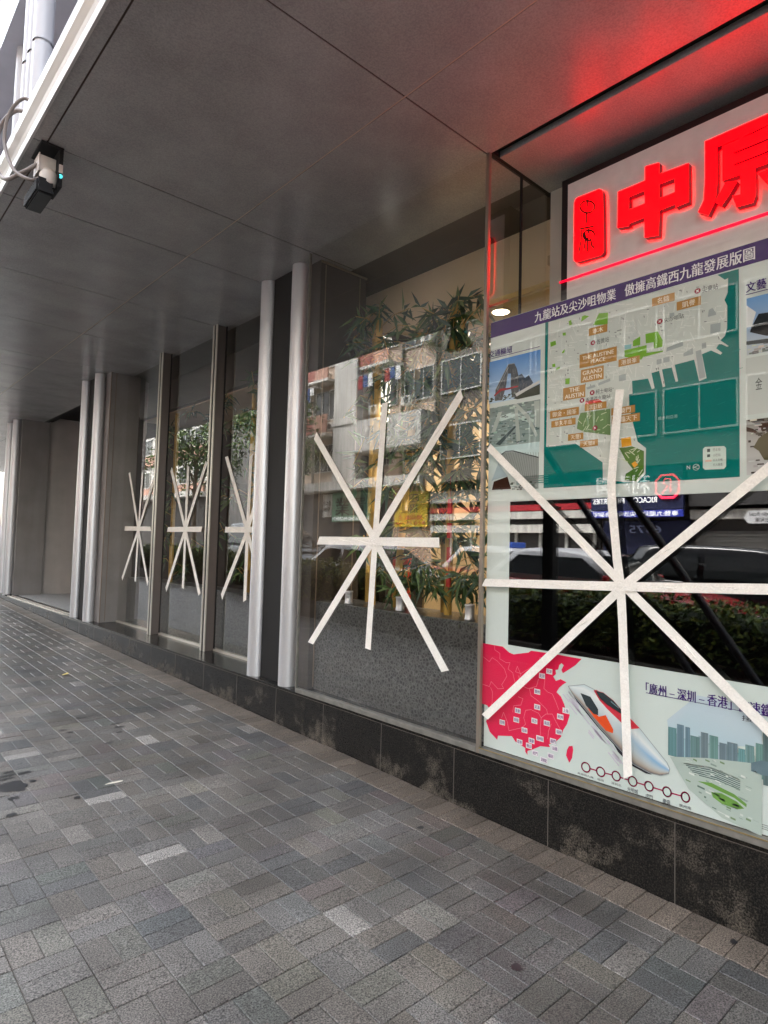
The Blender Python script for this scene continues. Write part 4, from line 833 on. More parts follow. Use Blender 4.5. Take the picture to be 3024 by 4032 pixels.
# ------------------------------------------------------------------ things behind the big glass
m_stem = M('bamboo_stem', (206,166,84), .4, noise=.2, nscale=10, streak=.3)
m_bleaf = M('bamboo_leaf', vcol=True, rough=.5)
bcols = [lin(c) for c in ((54,80,52),(70,102,64),(88,116,68),(44,66,50),(108,130,80),(76,104,88))]
def bamboo(label, x, y, z0, ztop, nl, lean=(0,0), grp='potted bamboo stems behind the glass'):
    t = thing('bamboo', label, 'plant', (x,y,z0), grp)
    s = MB(); r = random.uniform(.027,.032)
    pts = []; h = ztop-z0; k = 0; z = 0
    prof = []
    while z < h:
        L = min(.24, h-z); prof += [(r,z),(r*1.0,z+L*.95),(r*1.14,z+L*.98),(r,z+L)]; z += L
    s.lathe(prof, (0,0,0), n=12)
    s.v = [(x+p[0]+lean[0]*p[2], y+p[1]+lean[1]*p[2], z0+p[2]) for p in s.v]
    s.build('stem', m_stem, t)
    f = MB(); tw = MB()
    for i in range(nl):
        zz_ = z0+h*random.choice((random.uniform(.02,.30), random.uniform(.25,1.0), random.uniform(.30,.85), random.uniform(.75,1.02)))
        a = random.uniform(0, 2*math.pi); L = random.uniform(.15,.42)
        dx, dy = .55*L*math.cos(a), L*math.sin(a)
        px, py = x+lean[0]*(zz_-z0), y+lean[1]*(zz_-z0)
        e = (px+dx, py+dy, zz_+random.uniform(-.12,.16)); mid = (px+dx*.5, py+dy*.5, zz_+.08)
        if e[0] < 2.87 or e[0] > 3.75 or e[1] > 4.1 and z0 > 1.04: continue
        tw.tube([(px,py,zz_),mid,e], .003, 5)
        for j in range(random.randint(9,15)):
            t_ = random.uniform(.45,1.05); q = Vector((px+dx*t_, py+dy*t_, zz_+.08+(e[2]-zz_-.08)*max(0,t_-.5)*2))
            d = Vector((random.gauss(0,.6), random.gauss(0,.9), random.gauss(-.35,.55))).normalized(); s_ = d.cross(Vector((random.gauss(0,1),random.gauss(0,.4),random.gauss(0,1)))).normalized()
            l = random.uniform(.11,.21); w = l*.19; n_ = d.cross(s_)*w*.35; c = random.choice(bcols)
            tip = q+d*l+Vector((0,0,-.02))
            if min(q.x, tip.x) < 2.85: continue
            f.add([q, q+d*l*.35+s_*w*.5+n_, tip, q+d*l*.35-s_*w*.5+n_], [(0,1,2,3)], 0, c)
    f.build('leaves', m_bleaf, t, fixn=False); tw.build('twigs', m_stem, t)
    return t
bamboo('thick yellow bamboo stem nearest the poster', 3.20, 2.86, 1.075, 3.20, 70)
bamboo('second bamboo stem from the poster, leaning slightly', 3.30, 2.98, 1.075, 3.12, 70, (.0,.02))
bamboo('bamboo stem in the middle of the wide window', 3.24, 3.42, 1.075, 3.10, 58, (0,-.10))
bamboo('bamboo stem close to the dark pillar flank', 3.22, 3.66, 1.075, 3.32, 26)
bamboo('thin bamboo stem against the dark pillar flank', 3.36, 3.86, 1.075, 3.36, 14)
for i, (y, lb) in enumerate(((5.5,'bamboo behind the narrow window beside the steel columns'),(6.8,'bamboo behind the middle narrow window'),(7.9,'bamboo behind the far narrow window, nearest its mullion'),(5.95,'bamboo behind the first mullion'))):
    bamboo(lb, 3.46, y, 1.0, 3.2, 16)
def uplight(label, x, y, z):
    t = thing('uplight', label, 'lamp', (x,y,z), 'small uplights on the granite bench')
    a = MB(); a.lathe([(0,0),(.034,0),(.034,.012),(.030,.016),(.030,.085),(.033,.09),(.033,.10),(.026,.10),(.024,.088),(0,.086)], (x,y,z), n=20); a.build('lamp_body', m_steel, t)
    a = MB(); a.lathe([(0,.0865),(.0235,.0885)], (x,y,z), n=20); a.build('lens', M('lens', (170,170,165), .1), t)
uplight('silver uplight on the bench nearest the poster', 3.07, 2.56, 1.076)
uplight('silver uplight behind the lower right arm of the tape star', 3.07, 3.19, 1.076)
uplight('silver uplight behind the lower left arm of the tape star', 3.07, 3.76, 1.076)
for lb, y, z in (('string of red paper charms hanging from the bamboo near the poster', 2.78, 1.85),):
    t = thing('paper_charm', lb, 'ornament', (3.12,y,z)); a = MB()
    for k in range(4): a.box(3.105,3.118,y-.016,y+.016,z-.16*k-.10,z-.16*k)
    a.build('red_slip', M('red_paper', (196,36,30), .6), t); a = MB(); a.tube([(3.112,y,z+.15),(3.112,y,z-.6)], .0025, 5); a.build('string', M('red_string',(150,20,20),.8), t)
pn = thing('light_panel', 'tall glowing white panel hung between the pillar flank and the bamboo', 'light panel', (3.53,3.97,2.55))
a = MB(); a.box(3.445,3.635,3.965,4.03,2.55,3.36); a.build('panel_case', m_wp, pn); a = MB(); a.box(3.45,3.63,3.958,3.9645,2.57,3.33); a.build('panel_diffuser', M('panel_lit', linear=(1,.98,.88), emit=.16), pn)
bx_ = MB(); bx_.box(3.56,3.60,3.62,3.80,1.10,1.45); tag(bx_.build('red_banner', M('red_banner', (200,62,34), .7), None), 'orange red banner hung behind the bench by the pillar', 'banner')
def downlight(label, x, y, z=3.40, power=12):
    t = thing('downlight', label, 'lamp', (x,y,z), 'recessed ceiling downlights')
    a = MB(); a.lathe([(.085,0),(.085,-.006),(.068,-.006),(.064,.02)], (x,y,z), n=28); a.build('trim_ring', m_wp, t)
    a = MB(); a.lathe([(0,-.003),(.066,-.003)], (x,y,z), n=28); a.build('lamp_lens', M('warm_lens', linear=(1,.78,.45), emit=3), t)
    l = bpy.data.lights.new('downlight', 'SPOT'); l.energy = power; l.color = (1,.86,.68); l.spot_size = R(150); l.spot_blend = 1; l.shadow_soft_size = .07
    o = bpy.data.objects.new('downlight_lamp', l); COL.objects.link(o); o.location = (x,y,z-.03); o.parent = t; o.matrix_parent_inverse = t.matrix_basis.inverted()
downlight('glowing warm downlight just above the purple poster title', 3.92, 3.01, 3.40, 34)
downlight('warm downlight deeper in the room behind the bamboo', 5.0, 3.3)
downlight('warm downlight at the back of the room', 7.2, 2.4, 3.40, 6)
downlight('warm downlight in the room behind the narrow windows', 4.6, 5.2, 3.40, 3)
downlight('warm downlight farthest along the narrow windows', 4.6, 7.6, 3.40, 3)
# office desk with screens deep inside
dk_ = thing('office_desk', 'pale office desk with two lit screens deep inside the shop', 'desk', (6.4,4.9,.38))
a = MB(); a.box(6.0,6.8,4.2,5.9,1.08,1.12); a.build('desk_top', M('desk_top', (190,180,165), .4), dk_)
a = MB(); a.box(6.02,6.06,4.2,5.9,.38,1.08); a.box(6.06,6.8,4.2,4.24,.38,1.08); a.box(6.06,6.8,5.86,5.9,.38,1.08); a.build('desk_panel', M('desk_panel', (212,205,190), .5), dk_)
for y in (4.5, 5.2):
    t = thing('monitor', 'lit blue white computer screen on the desk' if y < 5 else 'second lit screen on the desk, farther from the poster', 'monitor', (6.3,y+.25,1.12))
    a = MB(); a.box(6.3,6.33,y,y+.5,1.24,1.58); a.box(6.30,6.34,y+.22,y+.28,1.13,1.25); a.box(6.24,6.44,y+.14,y+.36,1.12,1.132); a.build('case', m_blk, t)
    a = MB(); a.box(6.296,6.2995,y+.015,y+.485,1.255,1.565); a.build('screen', M('screen', linear=(.55,.75,1), emit=.7), t)
# ------------------------------------------------------------------ hedge along the kerb (seen in the glass)
def hz(y): return gz(y)
m_leafc = M('hedge_leaf', vcol=True, rough=.55)
hcols = [lin(c) for c in ((70,92,34),(92,112,40),(120,132,48),(52,74,30),(84,104,52),(140,146,58))]
hd = thing('hedge', 'clipped yellow green hedge in a low granite planter along the kerb', 'hedge', (-1.6, 8, .1))
a = MB(); a.box(-2.15,-1.15,-4,24,-.2,.0)
for v in range(len(a.v)): x_,y_,z_ = a.v[v]; a.v[v] = (x_,y_,z_+gz(y_)+(.24 if z_ > -.1 else 0))
a.build('planter', M('planter_stone', (120,116,110), .7, noise=.2, nscale=8, speck=.3), hd, bevel=.01)
a = MB()
y = -4.0
def htop(y): return .92+gz(y)+.05*math.sin(y*2.1)+.04*math.sin(y*5.3+1)
def hs():
    while True:
        yy_ = random.uniform(-1,20) if random.random() < .85 else random.uniform(-4,24); u = random.random()
        if u < .5: return (random.gauss(-1.24,.05), yy_, gz(yy_)+.30+random.random()**.8*(htop(yy_)-gz(yy_)-.30))
        if u < .85: return (random.uniform(-2.05,-1.2), yy_, htop(yy_)+random.gauss(0,.04))
        return (random.uniform(-2.05,-1.25), yy_, gz(yy_)+random.uniform(.3,.9))
leaves(a, 24000, hs, .080, .040, 0, hcols)
a.build('foliage', m_leafc, hd, fixn=False)
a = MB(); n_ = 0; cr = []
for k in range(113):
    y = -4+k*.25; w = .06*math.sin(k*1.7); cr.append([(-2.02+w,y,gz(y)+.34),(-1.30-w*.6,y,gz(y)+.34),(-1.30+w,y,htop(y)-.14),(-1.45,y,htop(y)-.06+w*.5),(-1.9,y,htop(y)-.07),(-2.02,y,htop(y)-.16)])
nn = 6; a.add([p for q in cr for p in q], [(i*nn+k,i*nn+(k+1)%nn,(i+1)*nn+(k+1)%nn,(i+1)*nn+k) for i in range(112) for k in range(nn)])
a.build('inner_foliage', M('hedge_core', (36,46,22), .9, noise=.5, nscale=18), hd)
a = MB()
for k in range(150):
    y = random.uniform(-3,22); x = random.uniform(-2.0,-1.3); z0 = gz(y)+.2
    a.tube([(x,y,z0),(x+random.uniform(-.1,.1),y+random.uniform(-.1,.1),z0+.3),(x+random.uniform(-.15,.15),y+random.uniform(-.15,.15),z0+.62)], .008, 5)
a.build('stems', M('woody_stem', (74,58,42), .8), hd)
# slanted props and post by the hedge
m_prop = M('prop_steel', (46,46,48), .35, metal=.6)
for lb, p0, p1 in (('slanted dark steel prop rising from the hedge, nearer the entrance',(-.72,2.32,.03),(-.72,4.25,2.78)),('slanted dark steel prop rising from the hedge, nearer the camera',(-.72,1.72,.02),(-.72,3.40,2.42))):
    t = thing('steel_prop', lb, 'prop', p0, 'slanted steel props'); a = MB(); a.tube([p0,p1], .04, 14); a.build('tube', m_prop, t)
    a = MB(); a.box(p0[0]-.07,p0[0]+.07,p0[1]-.09,p0[1]+.09,gz(p0[1]),gz(p0[1])+.02); a.build('foot_plate', m_prop, t)
t = thing('bollard_post', 'upright dark square steel post beside the hedge', 'post', (-.75,4.17,.09)); a = MB(); a.box(-.81,-.69,4.10,4.24,.08,2.02); a.build('shaft', m_prop, t); a = MB(); a.box(-.83,-.67,4.08,4.26,2.02,2.05); a.build('cap', m_prop, t)

# ------------------------------------------------------------------ vehicles
m_cglass = M('car_glass', linear=(.012,.014,.014), rough=.04, spec=.8)
m_tyre = M('tyre', (26,26,26), .8); m_rim = M('wheel_rim', (165,165,168), .3, metal=.8)
m_head = M('headlamp', (220,225,228), .1); m_tail = M('tail_lamp', (150,18,18), .2); m_chrome = M('chrome', (210,210,212), .12, metal=1)
def loft(mb, secs, mi=0, close=True, smooth=True):
    n = len(secs[0]); vs = [p for s in secs for p in s]; fs = []
    for i in range(len(secs)-1):
        for k in range(n-(0 if close else 1)):
            fs.append((i*n+k, i*n+(k+1)%n, (i+1)*n+(k+1)%n, (i+1)*n+k))
    mb.add(vs, fs, mi, None, smooth)
    if close: mb.add(secs[0], [tuple(range(n))], mi); mb.add(secs[-1], [tuple(range(n))[::-1]], mi)
def car(label, X, Y, L, W, deck, cab, body, roofm, extra=None, wheel=.31):
    """deck: [(s,ztop)] along the length from rear 0 to nose L; cab: (s0,s1,s2,s3,zbelt,zroof); faces -Y"""
    t = thing('parked_car', label, 'car', (X,Y,gz(Y)-.14), 'vehicles in the road')
    z0 = gz(Y)-.13
    P = lambda s, w, z: (X+w, Y+L/2-s, z0+z-GS*(s-L/2))
    a = MB(); secs = []
    for s, zt in deck:
        e = min(s, L-s); w = W/2*(1-.16*max(0,1-e/.5)**2)
        secs.append([P(s,-w*.93,.22),P(s,-w,.36),P(s,-w,zt-.17),P(s,-w*.96,zt-.05),P(s,-w*.84,zt),P(s,w*.84,zt),P(s,w*.96,zt-.05),P(s,w,zt-.17),P(s,w,.36),P(s,w*.93,.22)])
    loft(a, secs); bo = a.build('body', body, t, bevel=.012)
    s0,s1,s2,s3,zb,zr = cab; wb, wr = W/2*.93, W/2*.74
    a = MB(); N = 9; secs = []
    prof = [(s0,zb-.03)]+[(s1+(s2-s1)*k/(N-1), zr-.05*(2*k/(N-1)-1)**2) for k in range(N)]+[(s3,zb-.03)]
    for s, z in prof:
        w = wb+(wr-wb)*max(0,(z-zb))/(zr-zb)
        secs.append([P(s,-wb,zb-.06),P(s,-w*.995,z-.06 if z > zb else zb-.05),P(s,-w*.92,z-.012),P(s,-w*.6,z+.008),P(s,w*.6,z+.008),P(s,w*.92,z-.012),P(s,w*.995,z-.06 if z > zb else zb-.05),P(s,wb,zb-.06)])
    loft(a, secs); a.build('roof', roofm, t)
    a = MB()
    for sd_ in (-1,1):
        def q(s, k): w = wb+(wr-wb)*k; return P(s, sd_*(w+.012), zb+(zr-.05-zb)*k)
        def edge(k): return s0+(s1-s0)*k+.18, s3+(s2-s3)*k-.20
        (r0,f0),(r1,f1) = edge(.10), edge(.80); sm_ = (s1+s2)/2
        a.add([q(r0+.05,.10),q(sm_-.05,.10),q(sm_-.05,.80),q(r1+.05,.80)], [(0,1,2,3)]); a.add([q(sm_+.06,.10),q(f0-.05,.10),q(f1-.05,.80),q(sm_+.06,.80)], [(0,1,2,3)])
    a.build('side_glass', m_cglass, t)
    for nm, sa, sb in (('windscreen',s3,s2),('rear_glass',s0,s1)):
        dr = .014 if nm == 'windscreen' else -.014
        def q(k, sgn): w = (wb+(wr-wb)*k)*.90; s = sa+(sb-sa)*k; return P(s+dr*2, sgn*w, zb+(zr-.05-zb)*k+.012)
        a = MB(); a.add([q(.08,-1),q(.08,1),q(.88,1),q(.88,-1)], [(0,1,2,3)]); a.build(nm, m_cglass, t)
    for s in (.82, L-.85):
        for sd_ in (-1,1):
            c = P(s, sd_*(W/2-.10), wheel-.01); a = MB(); a.lathe([(wheel*.6,-.1),(wheel,-.09),(wheel,.09),(wheel*.6,.1)], c, 'X', 24); w_ = a.build('wheel', m_tyre, t)
            a = MB(); a.lathe([(0,.09*sd_),(wheel*.58,.10*sd_),(wheel*.62,.07*sd_)], c, 'X', 20); a.build('rim', m_rim, w_)
    hz_ = deck[-2][1]
    for sd_ in (-1,1):
        a = MB(); c = P(L-.03, sd_*W*.34, .62); a.box(c[0]-.16,c[0]+.16,c[1]-.05,c[1]+.03,c[2]-.07,c[2]+.07); a.build('headlight', m_head, t, bevel=.02)
        a = MB(); c = P(.03, sd_*W*.36, .72); a.box(c[0]-.12,c[0]+.12,c[1]-.03,c[1]+.04,c[2]-.08,c[2]+.08); a.build('tail_light', m_tail, t, bevel=.02)
        a = MB(); c = P(s3-.25, sd_*(W/2+.07), zb+.06); a.box(c[0]-.09,c[0]+.07,c[1]-.05,c[1]+.05,c[2]-.06,c[2]+.06); a.build('wing_mirror', body, t, bevel=.03)
        a = MB(); c = P((s1+s2)/2-.25, sd_*(W/2+.005), zb-.12); a.box(c[0]-.015,c[0]+.015,c[1]-.09,c[1]+.09,c[2]-.012,c[2]+.012); a.build('door_handle', m_chrome, t)
    a = MB(); c = P(L+.0, 0, .50); a.box(c[0]-.45,c[0]+.45,c[1]-.03,c[1]+.04,c[2]-.08,c[2]+.08); a.build('grille', m_blk, t)
    if extra: extra(t, P)
    return t
m_taxired = M('taxi_red', (150,22,30), .22, spec=.6); m_silver = M('silver_paint', (214,214,216), .3, metal=.05); m_blackp = M('black_paint', linear=(.008,.008,.009), rough=.12, spec=.7); m_whitep = M('white_paint', (228,228,228), .25)
sedan = [(0,.70),(.08,.93),(.6,.98),(1.2,.97),(2.4,.96),(3.1,.96),(3.6,.92),(4.3,.82),(4.6,.72),(4.69,.55)]
def taxi_sign(t, P):
    a = MB(); c = P(2.35, 0, 1.56); a.box(c[0]-.28,c[0]+.28,c[1]-.07,c[1]+.07,c[2]-.05,c[2]+.09); s = a.build('roof_sign', M('taxi_sign', (70,110,210), .4), t, bevel=.02)
    a = MB(); text_on(a, 'TAXI', c[0]-.30, c[1]+.06, c[2]+.07, c[1]-.06, c[2]-.03); a.build('sign_lettering', m_whitep, s)
car('red taxi with silver roof in the near lane, mirrored in the poster window', -4.35, 5.55, 4.69, 1.70, [(s_,z_+.09) for s_,z_ in sedan], (.55,1.05,2.55,3.25,1.07,1.58), m_taxired, m_silver)
car('red taxi with silver roof and blue roof sign in the far lane', -7.2, 9.3, 4.69, 1.70, sedan, (.55,1.05,2.55,3.25,.97,1.53), m_taxired, m_silver, taxi_sign)
car('glossy black people carrier in the far lane behind the near taxi', -7.3, 3.9, 4.9, 1.85, [(0,.8),(.06,1.05),(.5,1.10),(1.5,1.09),(3.2,1.06),(3.9,1.0),(4.5,.88),(4.8,.74),(4.9,.55)], (.12,.45,2.9,3.85,1.08,1.74), m_blackp, m_blackp, None, .34)
car('white saloon car beyond the near taxi', -4.4, 11.2, 4.6, 1.75, sedan[:-1]+[(4.62,.55)], (.5,1.0,2.5,3.2,.97,1.46), m_whitep, m_whitep)
car('grey delivery van beyond the white saloon', -4.6, 16.6, 4.9, 1.80, [(0,.9),(.05,1.2),(.5,1.22),(2,1.22),(3.6,1.18),(4.3,1.05),(4.7,.85),(4.9,.6)], (.03,.12,3.3,4.25,1.2,1.95), M('grey_paint', (150,154,156), .3), M('grey_paint2', (176,180,182), .3), None, .33)
car('black saloon car nearest the camera in the near lane', -4.3, .35, 4.75, 1.82, sedan[:-1]+[(4.75,.55)], (.6,1.1,2.6,3.35,.95,1.42), m_blackp, m_blackp)

# ------------------------------------------------------------------ the other side of the street
fp = MB(); fp.add([(-14.2,-60,gz(-60)+.02),(-10.2,-60,gz(-60)+.02),(-10.2,90,gz(90)+.02),(-14.2,90,gz(90)+.02)], [(0,1,2,3)])
tag(fp.build('opposite_pavement', M('opposite_paving', (140,134,128), .8, noise=.2, nscale=4)), kind='structure')
FX = -14.0
m_ren = M('cream_render', (202,182,164), .8, noise=.08, nscale=1.5, streak=.2); m_wht = M('white_render', (206,203,196), .8, noise=.08, nscale=2, streak=.35)
m_pink = M('faded_pink', (192,150,132), .8, noise=.1, nscale=2, streak=.2); m_rust = M('brick_red_panel', (156,96,86), .8, noise=.1, nscale=3, streak=.2)
m_win = M('window_dark', (40,46,48), .12, spec=.6); m_wfr = M('window_white', (205,205,200), .5); m_ac = M('ac_case', (205,205,198), .6)
te = thing('tenement_building', 'old tenement block with pink balconies, white stair tower and shops below', 'building', (FX-3, 17, .3))
a = MB(); a.box(FX-8,FX-.6,18.9,31,-.5,15.5); a.build('wall', m_ren, te)
a = MB(); a.box(FX-.9,FX+.5,18.9,31,4.30,4.74); a.build('shop_canopy', m_wht, te)
ob = thing('office_block', 'dark grey brown block with ribbon windows over the navy agency and the shuttered shop', 'building', (FX-3, 11, .2))
m_brn = M('brown_cladding', (104,96,88), .6, noise=.1, nscale=2, streak=.2)
a = MB(); a.box(FX-8,FX-.6,4,18.88,-.5,17); a.build('wall', m_brn, ob)
a = MB(); a.box(FX-.62,FX+.3,4,18.88,4.30,4.6); a.build('shop_canopy', m_brn, ob)
for k in range(4):
    z = 5.4+2.9*k
    for q in range(6):
        a = MB(); y = 4.2+2.45*q; a.box(FX-.6,FX-.52,y,y+.06,z,z+1.5); a.box(FX-.6,FX-.52,y+2.2,y+2.26,z,z+1.5); a.box(FX-.6,FX-.52,y+.06,y+2.2,z,z+.06); a.box(FX-.6,FX-.52,y+.06,y+2.2,z+1.44,z+1.5); a.box(FX-.6,FX-.53,y+1.1,y+1.15,z+.06,z+1.44)
        w = a.build('window', m_wfr, ob); a = MB(); a.box(FX-.599,FX-.56,y+.06,y+2.2,z+.06,z+1.44); a.build('pane', m_win, w)
a = MB()
a.box(FX-.6,FX+.35,23.5,25.3,4.74,14.6); a.box(FX+.34,FX+.40,23.4,25.4,7.55,7.7); a.build('stair_tower', m_wht, te)
a = MB(); a.box(FX-.6,FX+.5,18.9,23.5,6.05,7.55); a.build('parapet', m_wht, te)
fl_z = [4.74, 7.25, 10.15, 13.05]
def bay(y0, y1, zf, zt, kind):
    if kind == 'balcony':
        a = MB(); a.box(FX-.6,FX+.25,y0+.06,y1-.06,zf,zf+.14); a.build('balcony_slab', m_wht, te)
        a = MB(); ym = (y0+y1)/2; a.box(FX+.17,FX+.25,y0+.06,ym,zf+.14,zf+1.12); a.build('balcony_panel', m_pink, te)
        a = MB(); a.box(FX+.17,FX+.25,ym+.003,y1-.06,zf+.14,zf+1.12); a.build('balcony_panel', m_rust, te)
        z0, z1 = zf+1.05, zf+2.6
    else: z0, z1 = zf+.75, zf+2.15
    f = MB(); xw = FX-.6
    ya, yb = y0+.28, y1-.28
    f.box(xw,xw+.07,ya-.05,ya,z0-.05,z1+.05); f.box(xw,xw+.07,yb,yb+.05,z0-.05,z1+.05); f.box(xw,xw+.07,ya,yb,z0-.05,z0); f.box(xw,xw+.07,ya,yb,z1,z1+.05)
    for k in (1,2): f.box(xw,xw+.06,ya+(yb-ya)*k/3-.02,ya+(yb-ya)*k/3+.02,z0,z1)
    w = f.build('window', m_wfr, te); g_ = MB(); g_.box(xw+.002,xw+.03,ya,yb,z0,z1); g_.build('pane', m_win, w)
    if kind == 'grille':
        g_ = MB(); n = 2
        for k in range(n):
            p0, p1 = ya+(yb-ya)*k/n, ya+(yb-ya)*(k+1)/n
            g_.tube([(xw+.12,p0,z0),(xw+.12,p1,z1)], .018, 5); g_.tube([(xw+.12,p1,z0),(xw+.12,p0,z1)], .018, 5); g_.tube([(xw+.12,p0,z0),(xw+.12,p0,z1)], .018, 5)
        g_.build('grille', m_wfr, w)
nb = 0
for i in range(5):
    y0 = 18.95+2.35*i; y1 = y0+2.35
    if 23.4 < (y0+y1)/2 < 25.4: continue
    for j, zf in enumerate(fl_z[:-1]):
        k = 'grille' if j == 0 else ('balcony' if (y0 > 25 or (i == 1 and j == 2)) else 'plain')
        if 18.9 < (y0+y1)/2 < 23.5 and j == 1: k = 'plain'; zf = zf+.35
        bay(y0, y1, zf, 0, k)
for yp in (19.0, 21.2, 23.25, 25.6, 28.2, 30.4):
    a = MB(); a.tube([(FX-.52,yp,4.74),(FX-.52,yp,15.4)], .06, 8); a.build('drainpipe', M('pipe_grey', (130,126,118), .6), te)
for yp, zp in ((20.0,9.6),(21.9,9.6),(26.6,9.7),(27.9,6.9),(20.9,12.5)):
    a = MB(); a.tube([(FX-.6,yp,zp),(FX+.7,yp,zp+.1)], .02, 6); a.tube([(FX-.6,yp+1.2,zp),(FX+.7,yp+1.2,zp+.1)], .02, 6); a.tube([(FX+.62,yp-.1,zp+.1),(FX+.62,yp+1.3,zp+.1)], .015, 6); a.build('laundry_rack', m_wfr, te)
    for k in range(3):
        c = MB(); y = yp+.15+.36*k; h = random.uniform(.4,.75); c.add([(FX+.625,y,zp+.1),(FX+.625,y+.28,zp+.1),(FX+.63,y+.30,zp+.1-h),(FX+.60,y-.02,zp+.1-h)], [(0,1,2,3)])
        o = c.build('laundry', M('laundry_%s' % ('white','blue','red')[k], ((225,225,225),(70,90,140),(160,70,70))[k], .9), None); sm2 = o.modifiers.new('s','SOLIDIFY'); sm2.thickness = .012; tag(o, '%s cloth drying on the rack %s' % (('white','blue','red')[k], {20.0:'over the yellow lease sign',21.9:'right by the stair tower',26.6:'in front of the upper pink balcony',27.9:'in front of the lower pink balcony',20.9:'highest above the parapet'}[yp]), 'laundry', 'laundry on the tenement racks')
def ac(y, z, x=FX-.6):
    t = thing('air_conditioner', 'white box air conditioner on the tenement wall, %s' % ac.where, 'air conditioner', (x,y,z), 'air conditioners on the tenement'); a = MB(); a.box(x,x+.42,y-.32,y+.32,z,z+.42); a.build('case', m_ac, t, bevel=.01)
    a = MB(); a.lathe([(0,.0),(.15,.0),(.15,.012),(.13,.012),(.12,.004),(0,.004)], (x+.42,y-.05,z+.21), 'X', 18); a.build('fan_grille', M('fan_dark', (90,90,88), .6), t)
for w_, y, z in (('low beside the stair tower',22.9,8.0),('above the white parapet',20.6,8.1),('high over the yellow lease sign',19.4,10.8),('under the balcony windows',26.4,7.6),('high on the left of the stair tower',27.2,10.4)):
    ac.where = w_; ac(y, z)
# shops at street level
m_shop = M('shop_dark', (58,54,52), .5, noise=.2, nscale=1)
for y0, y1, pp in ((4,11.0,ob),(11,18.85,ob),(18.9,22.6,te),(22.6,31,te)): sh = MB(); sh.box(FX-.55,FX-.5,y0+.05,y1-.05,.2,4.3); sh.build('shopfront', m_shop, pp)
a = MB(); a.box(FX-.5,FX-.35,18.9,21.4,.2,4.3); a.build('pier', M('tan_render', (176,146,126), .8, noise=.1), te)
a = MB(); a.box(FX-.5,FX-.1,11.05,18.8,3.45,3.95); a.box(FX-.5,FX-.1,11.05,18.8,2.72,3.0); a.box(FX-.5,FX-.15,11.05,18.8,2.2,2.5); a.build('shop_fascia', m_wht, ob)
a = MB(); a.box(FX-.5,FX-.08,11.05,18.8,3.02,3.24); a.build('red_fascia', M('red_fascia', (170,28,40), .5), ob)
a = MB()
for k in range(7): a.box(FX-.5,FX-.42,11.2+1.1*k,11.3+1.1*k,.2,2.2)
a.build('door_frame', m_wfr, ob)
def roller(name, y0, y1, z1):
    a = MB(); n = int((z1-.15)/.085)
    for k in range(n): a.box(FX-.5,FX-.44+(.02 if k%2 else 0),y0,y1,.15+.085*k,.15+.085*(k+1)-.006)
    a.build(name, M('shutter_steel', (120,118,114), .4, metal=.5), ob)
roller('roller_shutter', 4.1, 7.85, 2.36)
a = MB(); a.box(FX-.5,FX-.12,4.05,7.9,2.62,2.9); a.build('shop_fascia', m_wht, ob)
def sign(name, label, y0, y1, z0, z1, mat, texts, x=FX-.05, depth=.12, cat='sign'):
    t = thing(name, label, cat, (x,(y0+y1)/2,z0)); a = MB(); a.box(x-depth,x,y0,y1,z0,z1); a.build('sign_panel', mat, t, bevel=.01)
    for body, ya, z_1, yb, z_0, m in texts:
        a = MB(); text_on(a, body, x+.012, ya, z_1, yb, z_0, 0, .02); a.build('lettering', m, t)
    return t
m_navy = M('navy_board', (22,28,66), .5); m_blue = M('blue_board', (40,52,160), .5); m_txtw = M('letter_white', (235,235,235), .5, emit=.45); m_txtd = M('letter_dark', (50,40,36), .6); m_txtr = M('letter_red', (190,30,30), .6)
rs = sign('agency_sign', 'navy agency sign with white characters and red octagon seal across the street', 7.95, 11.0, 2.92, 4.25, m_navy, [('利嘉閣',8.95,4.05,10.75,3.42,m_txtw),('RICACORP PROPERTIES',8.75,3.32,10.9,3.14,m_txtw)], FX+.25)
oc = [(8.05,3.32),(8.05,3.68),(8.22,3.85),(8.58,3.85),(8.75,3.68),(8.75,3.32),(8.58,3.15),(8.22,3.15)]
oc = [(y-.0, z+.12) for y, z in oc]
a = MB(); q = oc+[oc[0]]
a.tube([(FX+.29,y,z) for y,z in q], .035, 6); a.tube([(FX+.29,8.30,3.4),(FX+.29,8.30,3.85),(FX+.29,8.48,3.85),(FX+.29,8.52,3.72),(FX+.29,8.40,3.62),(FX+.29,8.56,3.40)], .03, 6); a.build('red_seal', M('seal_red_lit', linear=(1,.02,.06), emit=1.3), rs)
sign('banner_sign', 'blue strip sign under the navy agency sign', 7.95, 11.0, 2.68, 2.90, m_blue, [('專營:九龍站・尖沙咀・各豪宅',8.1,2.87,10.9,2.71,m_txtw)], FX+.25, .05)
sign('window_poster', 'navy listing posters in the agency window', 8.0, 10.9, 1.5, 2.6, m_navy, [('6375 9',8.9,2.45,10.4,2.2,M('letter_blue', (150,160,200), .6))], FX-.40, .03)
sign('agency_sign', 'green agency sign with black characters under the white canopy', 22.9, 25.9, 2.75, 4.25, M('green_board', (110,152,124), .5), [('置業',23.2,3.95,25.6,3.05,m_txtd),('HONG KONG PROPERTY',22.95,2.98,25.85,2.80,m_txtw)], FX-.2)
sign('notice_board', 'white notice board beside the green agency sign', 25.95, 26.7, 3.0, 4.2, m_wht, [('意大利',26.0,3.85,26.65,3.6,m_txtd),('平租',26.05,3.5,26.6,3.3,m_txtd)], FX-.2, .06)
sign('lease_sign', 'yellow for lease sign with black and red characters', 19.05, 21.15, 2.46, 4.05, M('yellow_board', (232,196,40), .5), [('旺舖',19.6,3.95,20.7,3.55,m_txtd),('招租',19.6,3.48,20.7,3.08,m_txtd),('聯絡業主',19.35,2.98,20.9,2.76,m_txtr),('黃小姐 2721 3668',19.15,2.72,21.05,2.55,m_txtr)], FX-.2, .04)
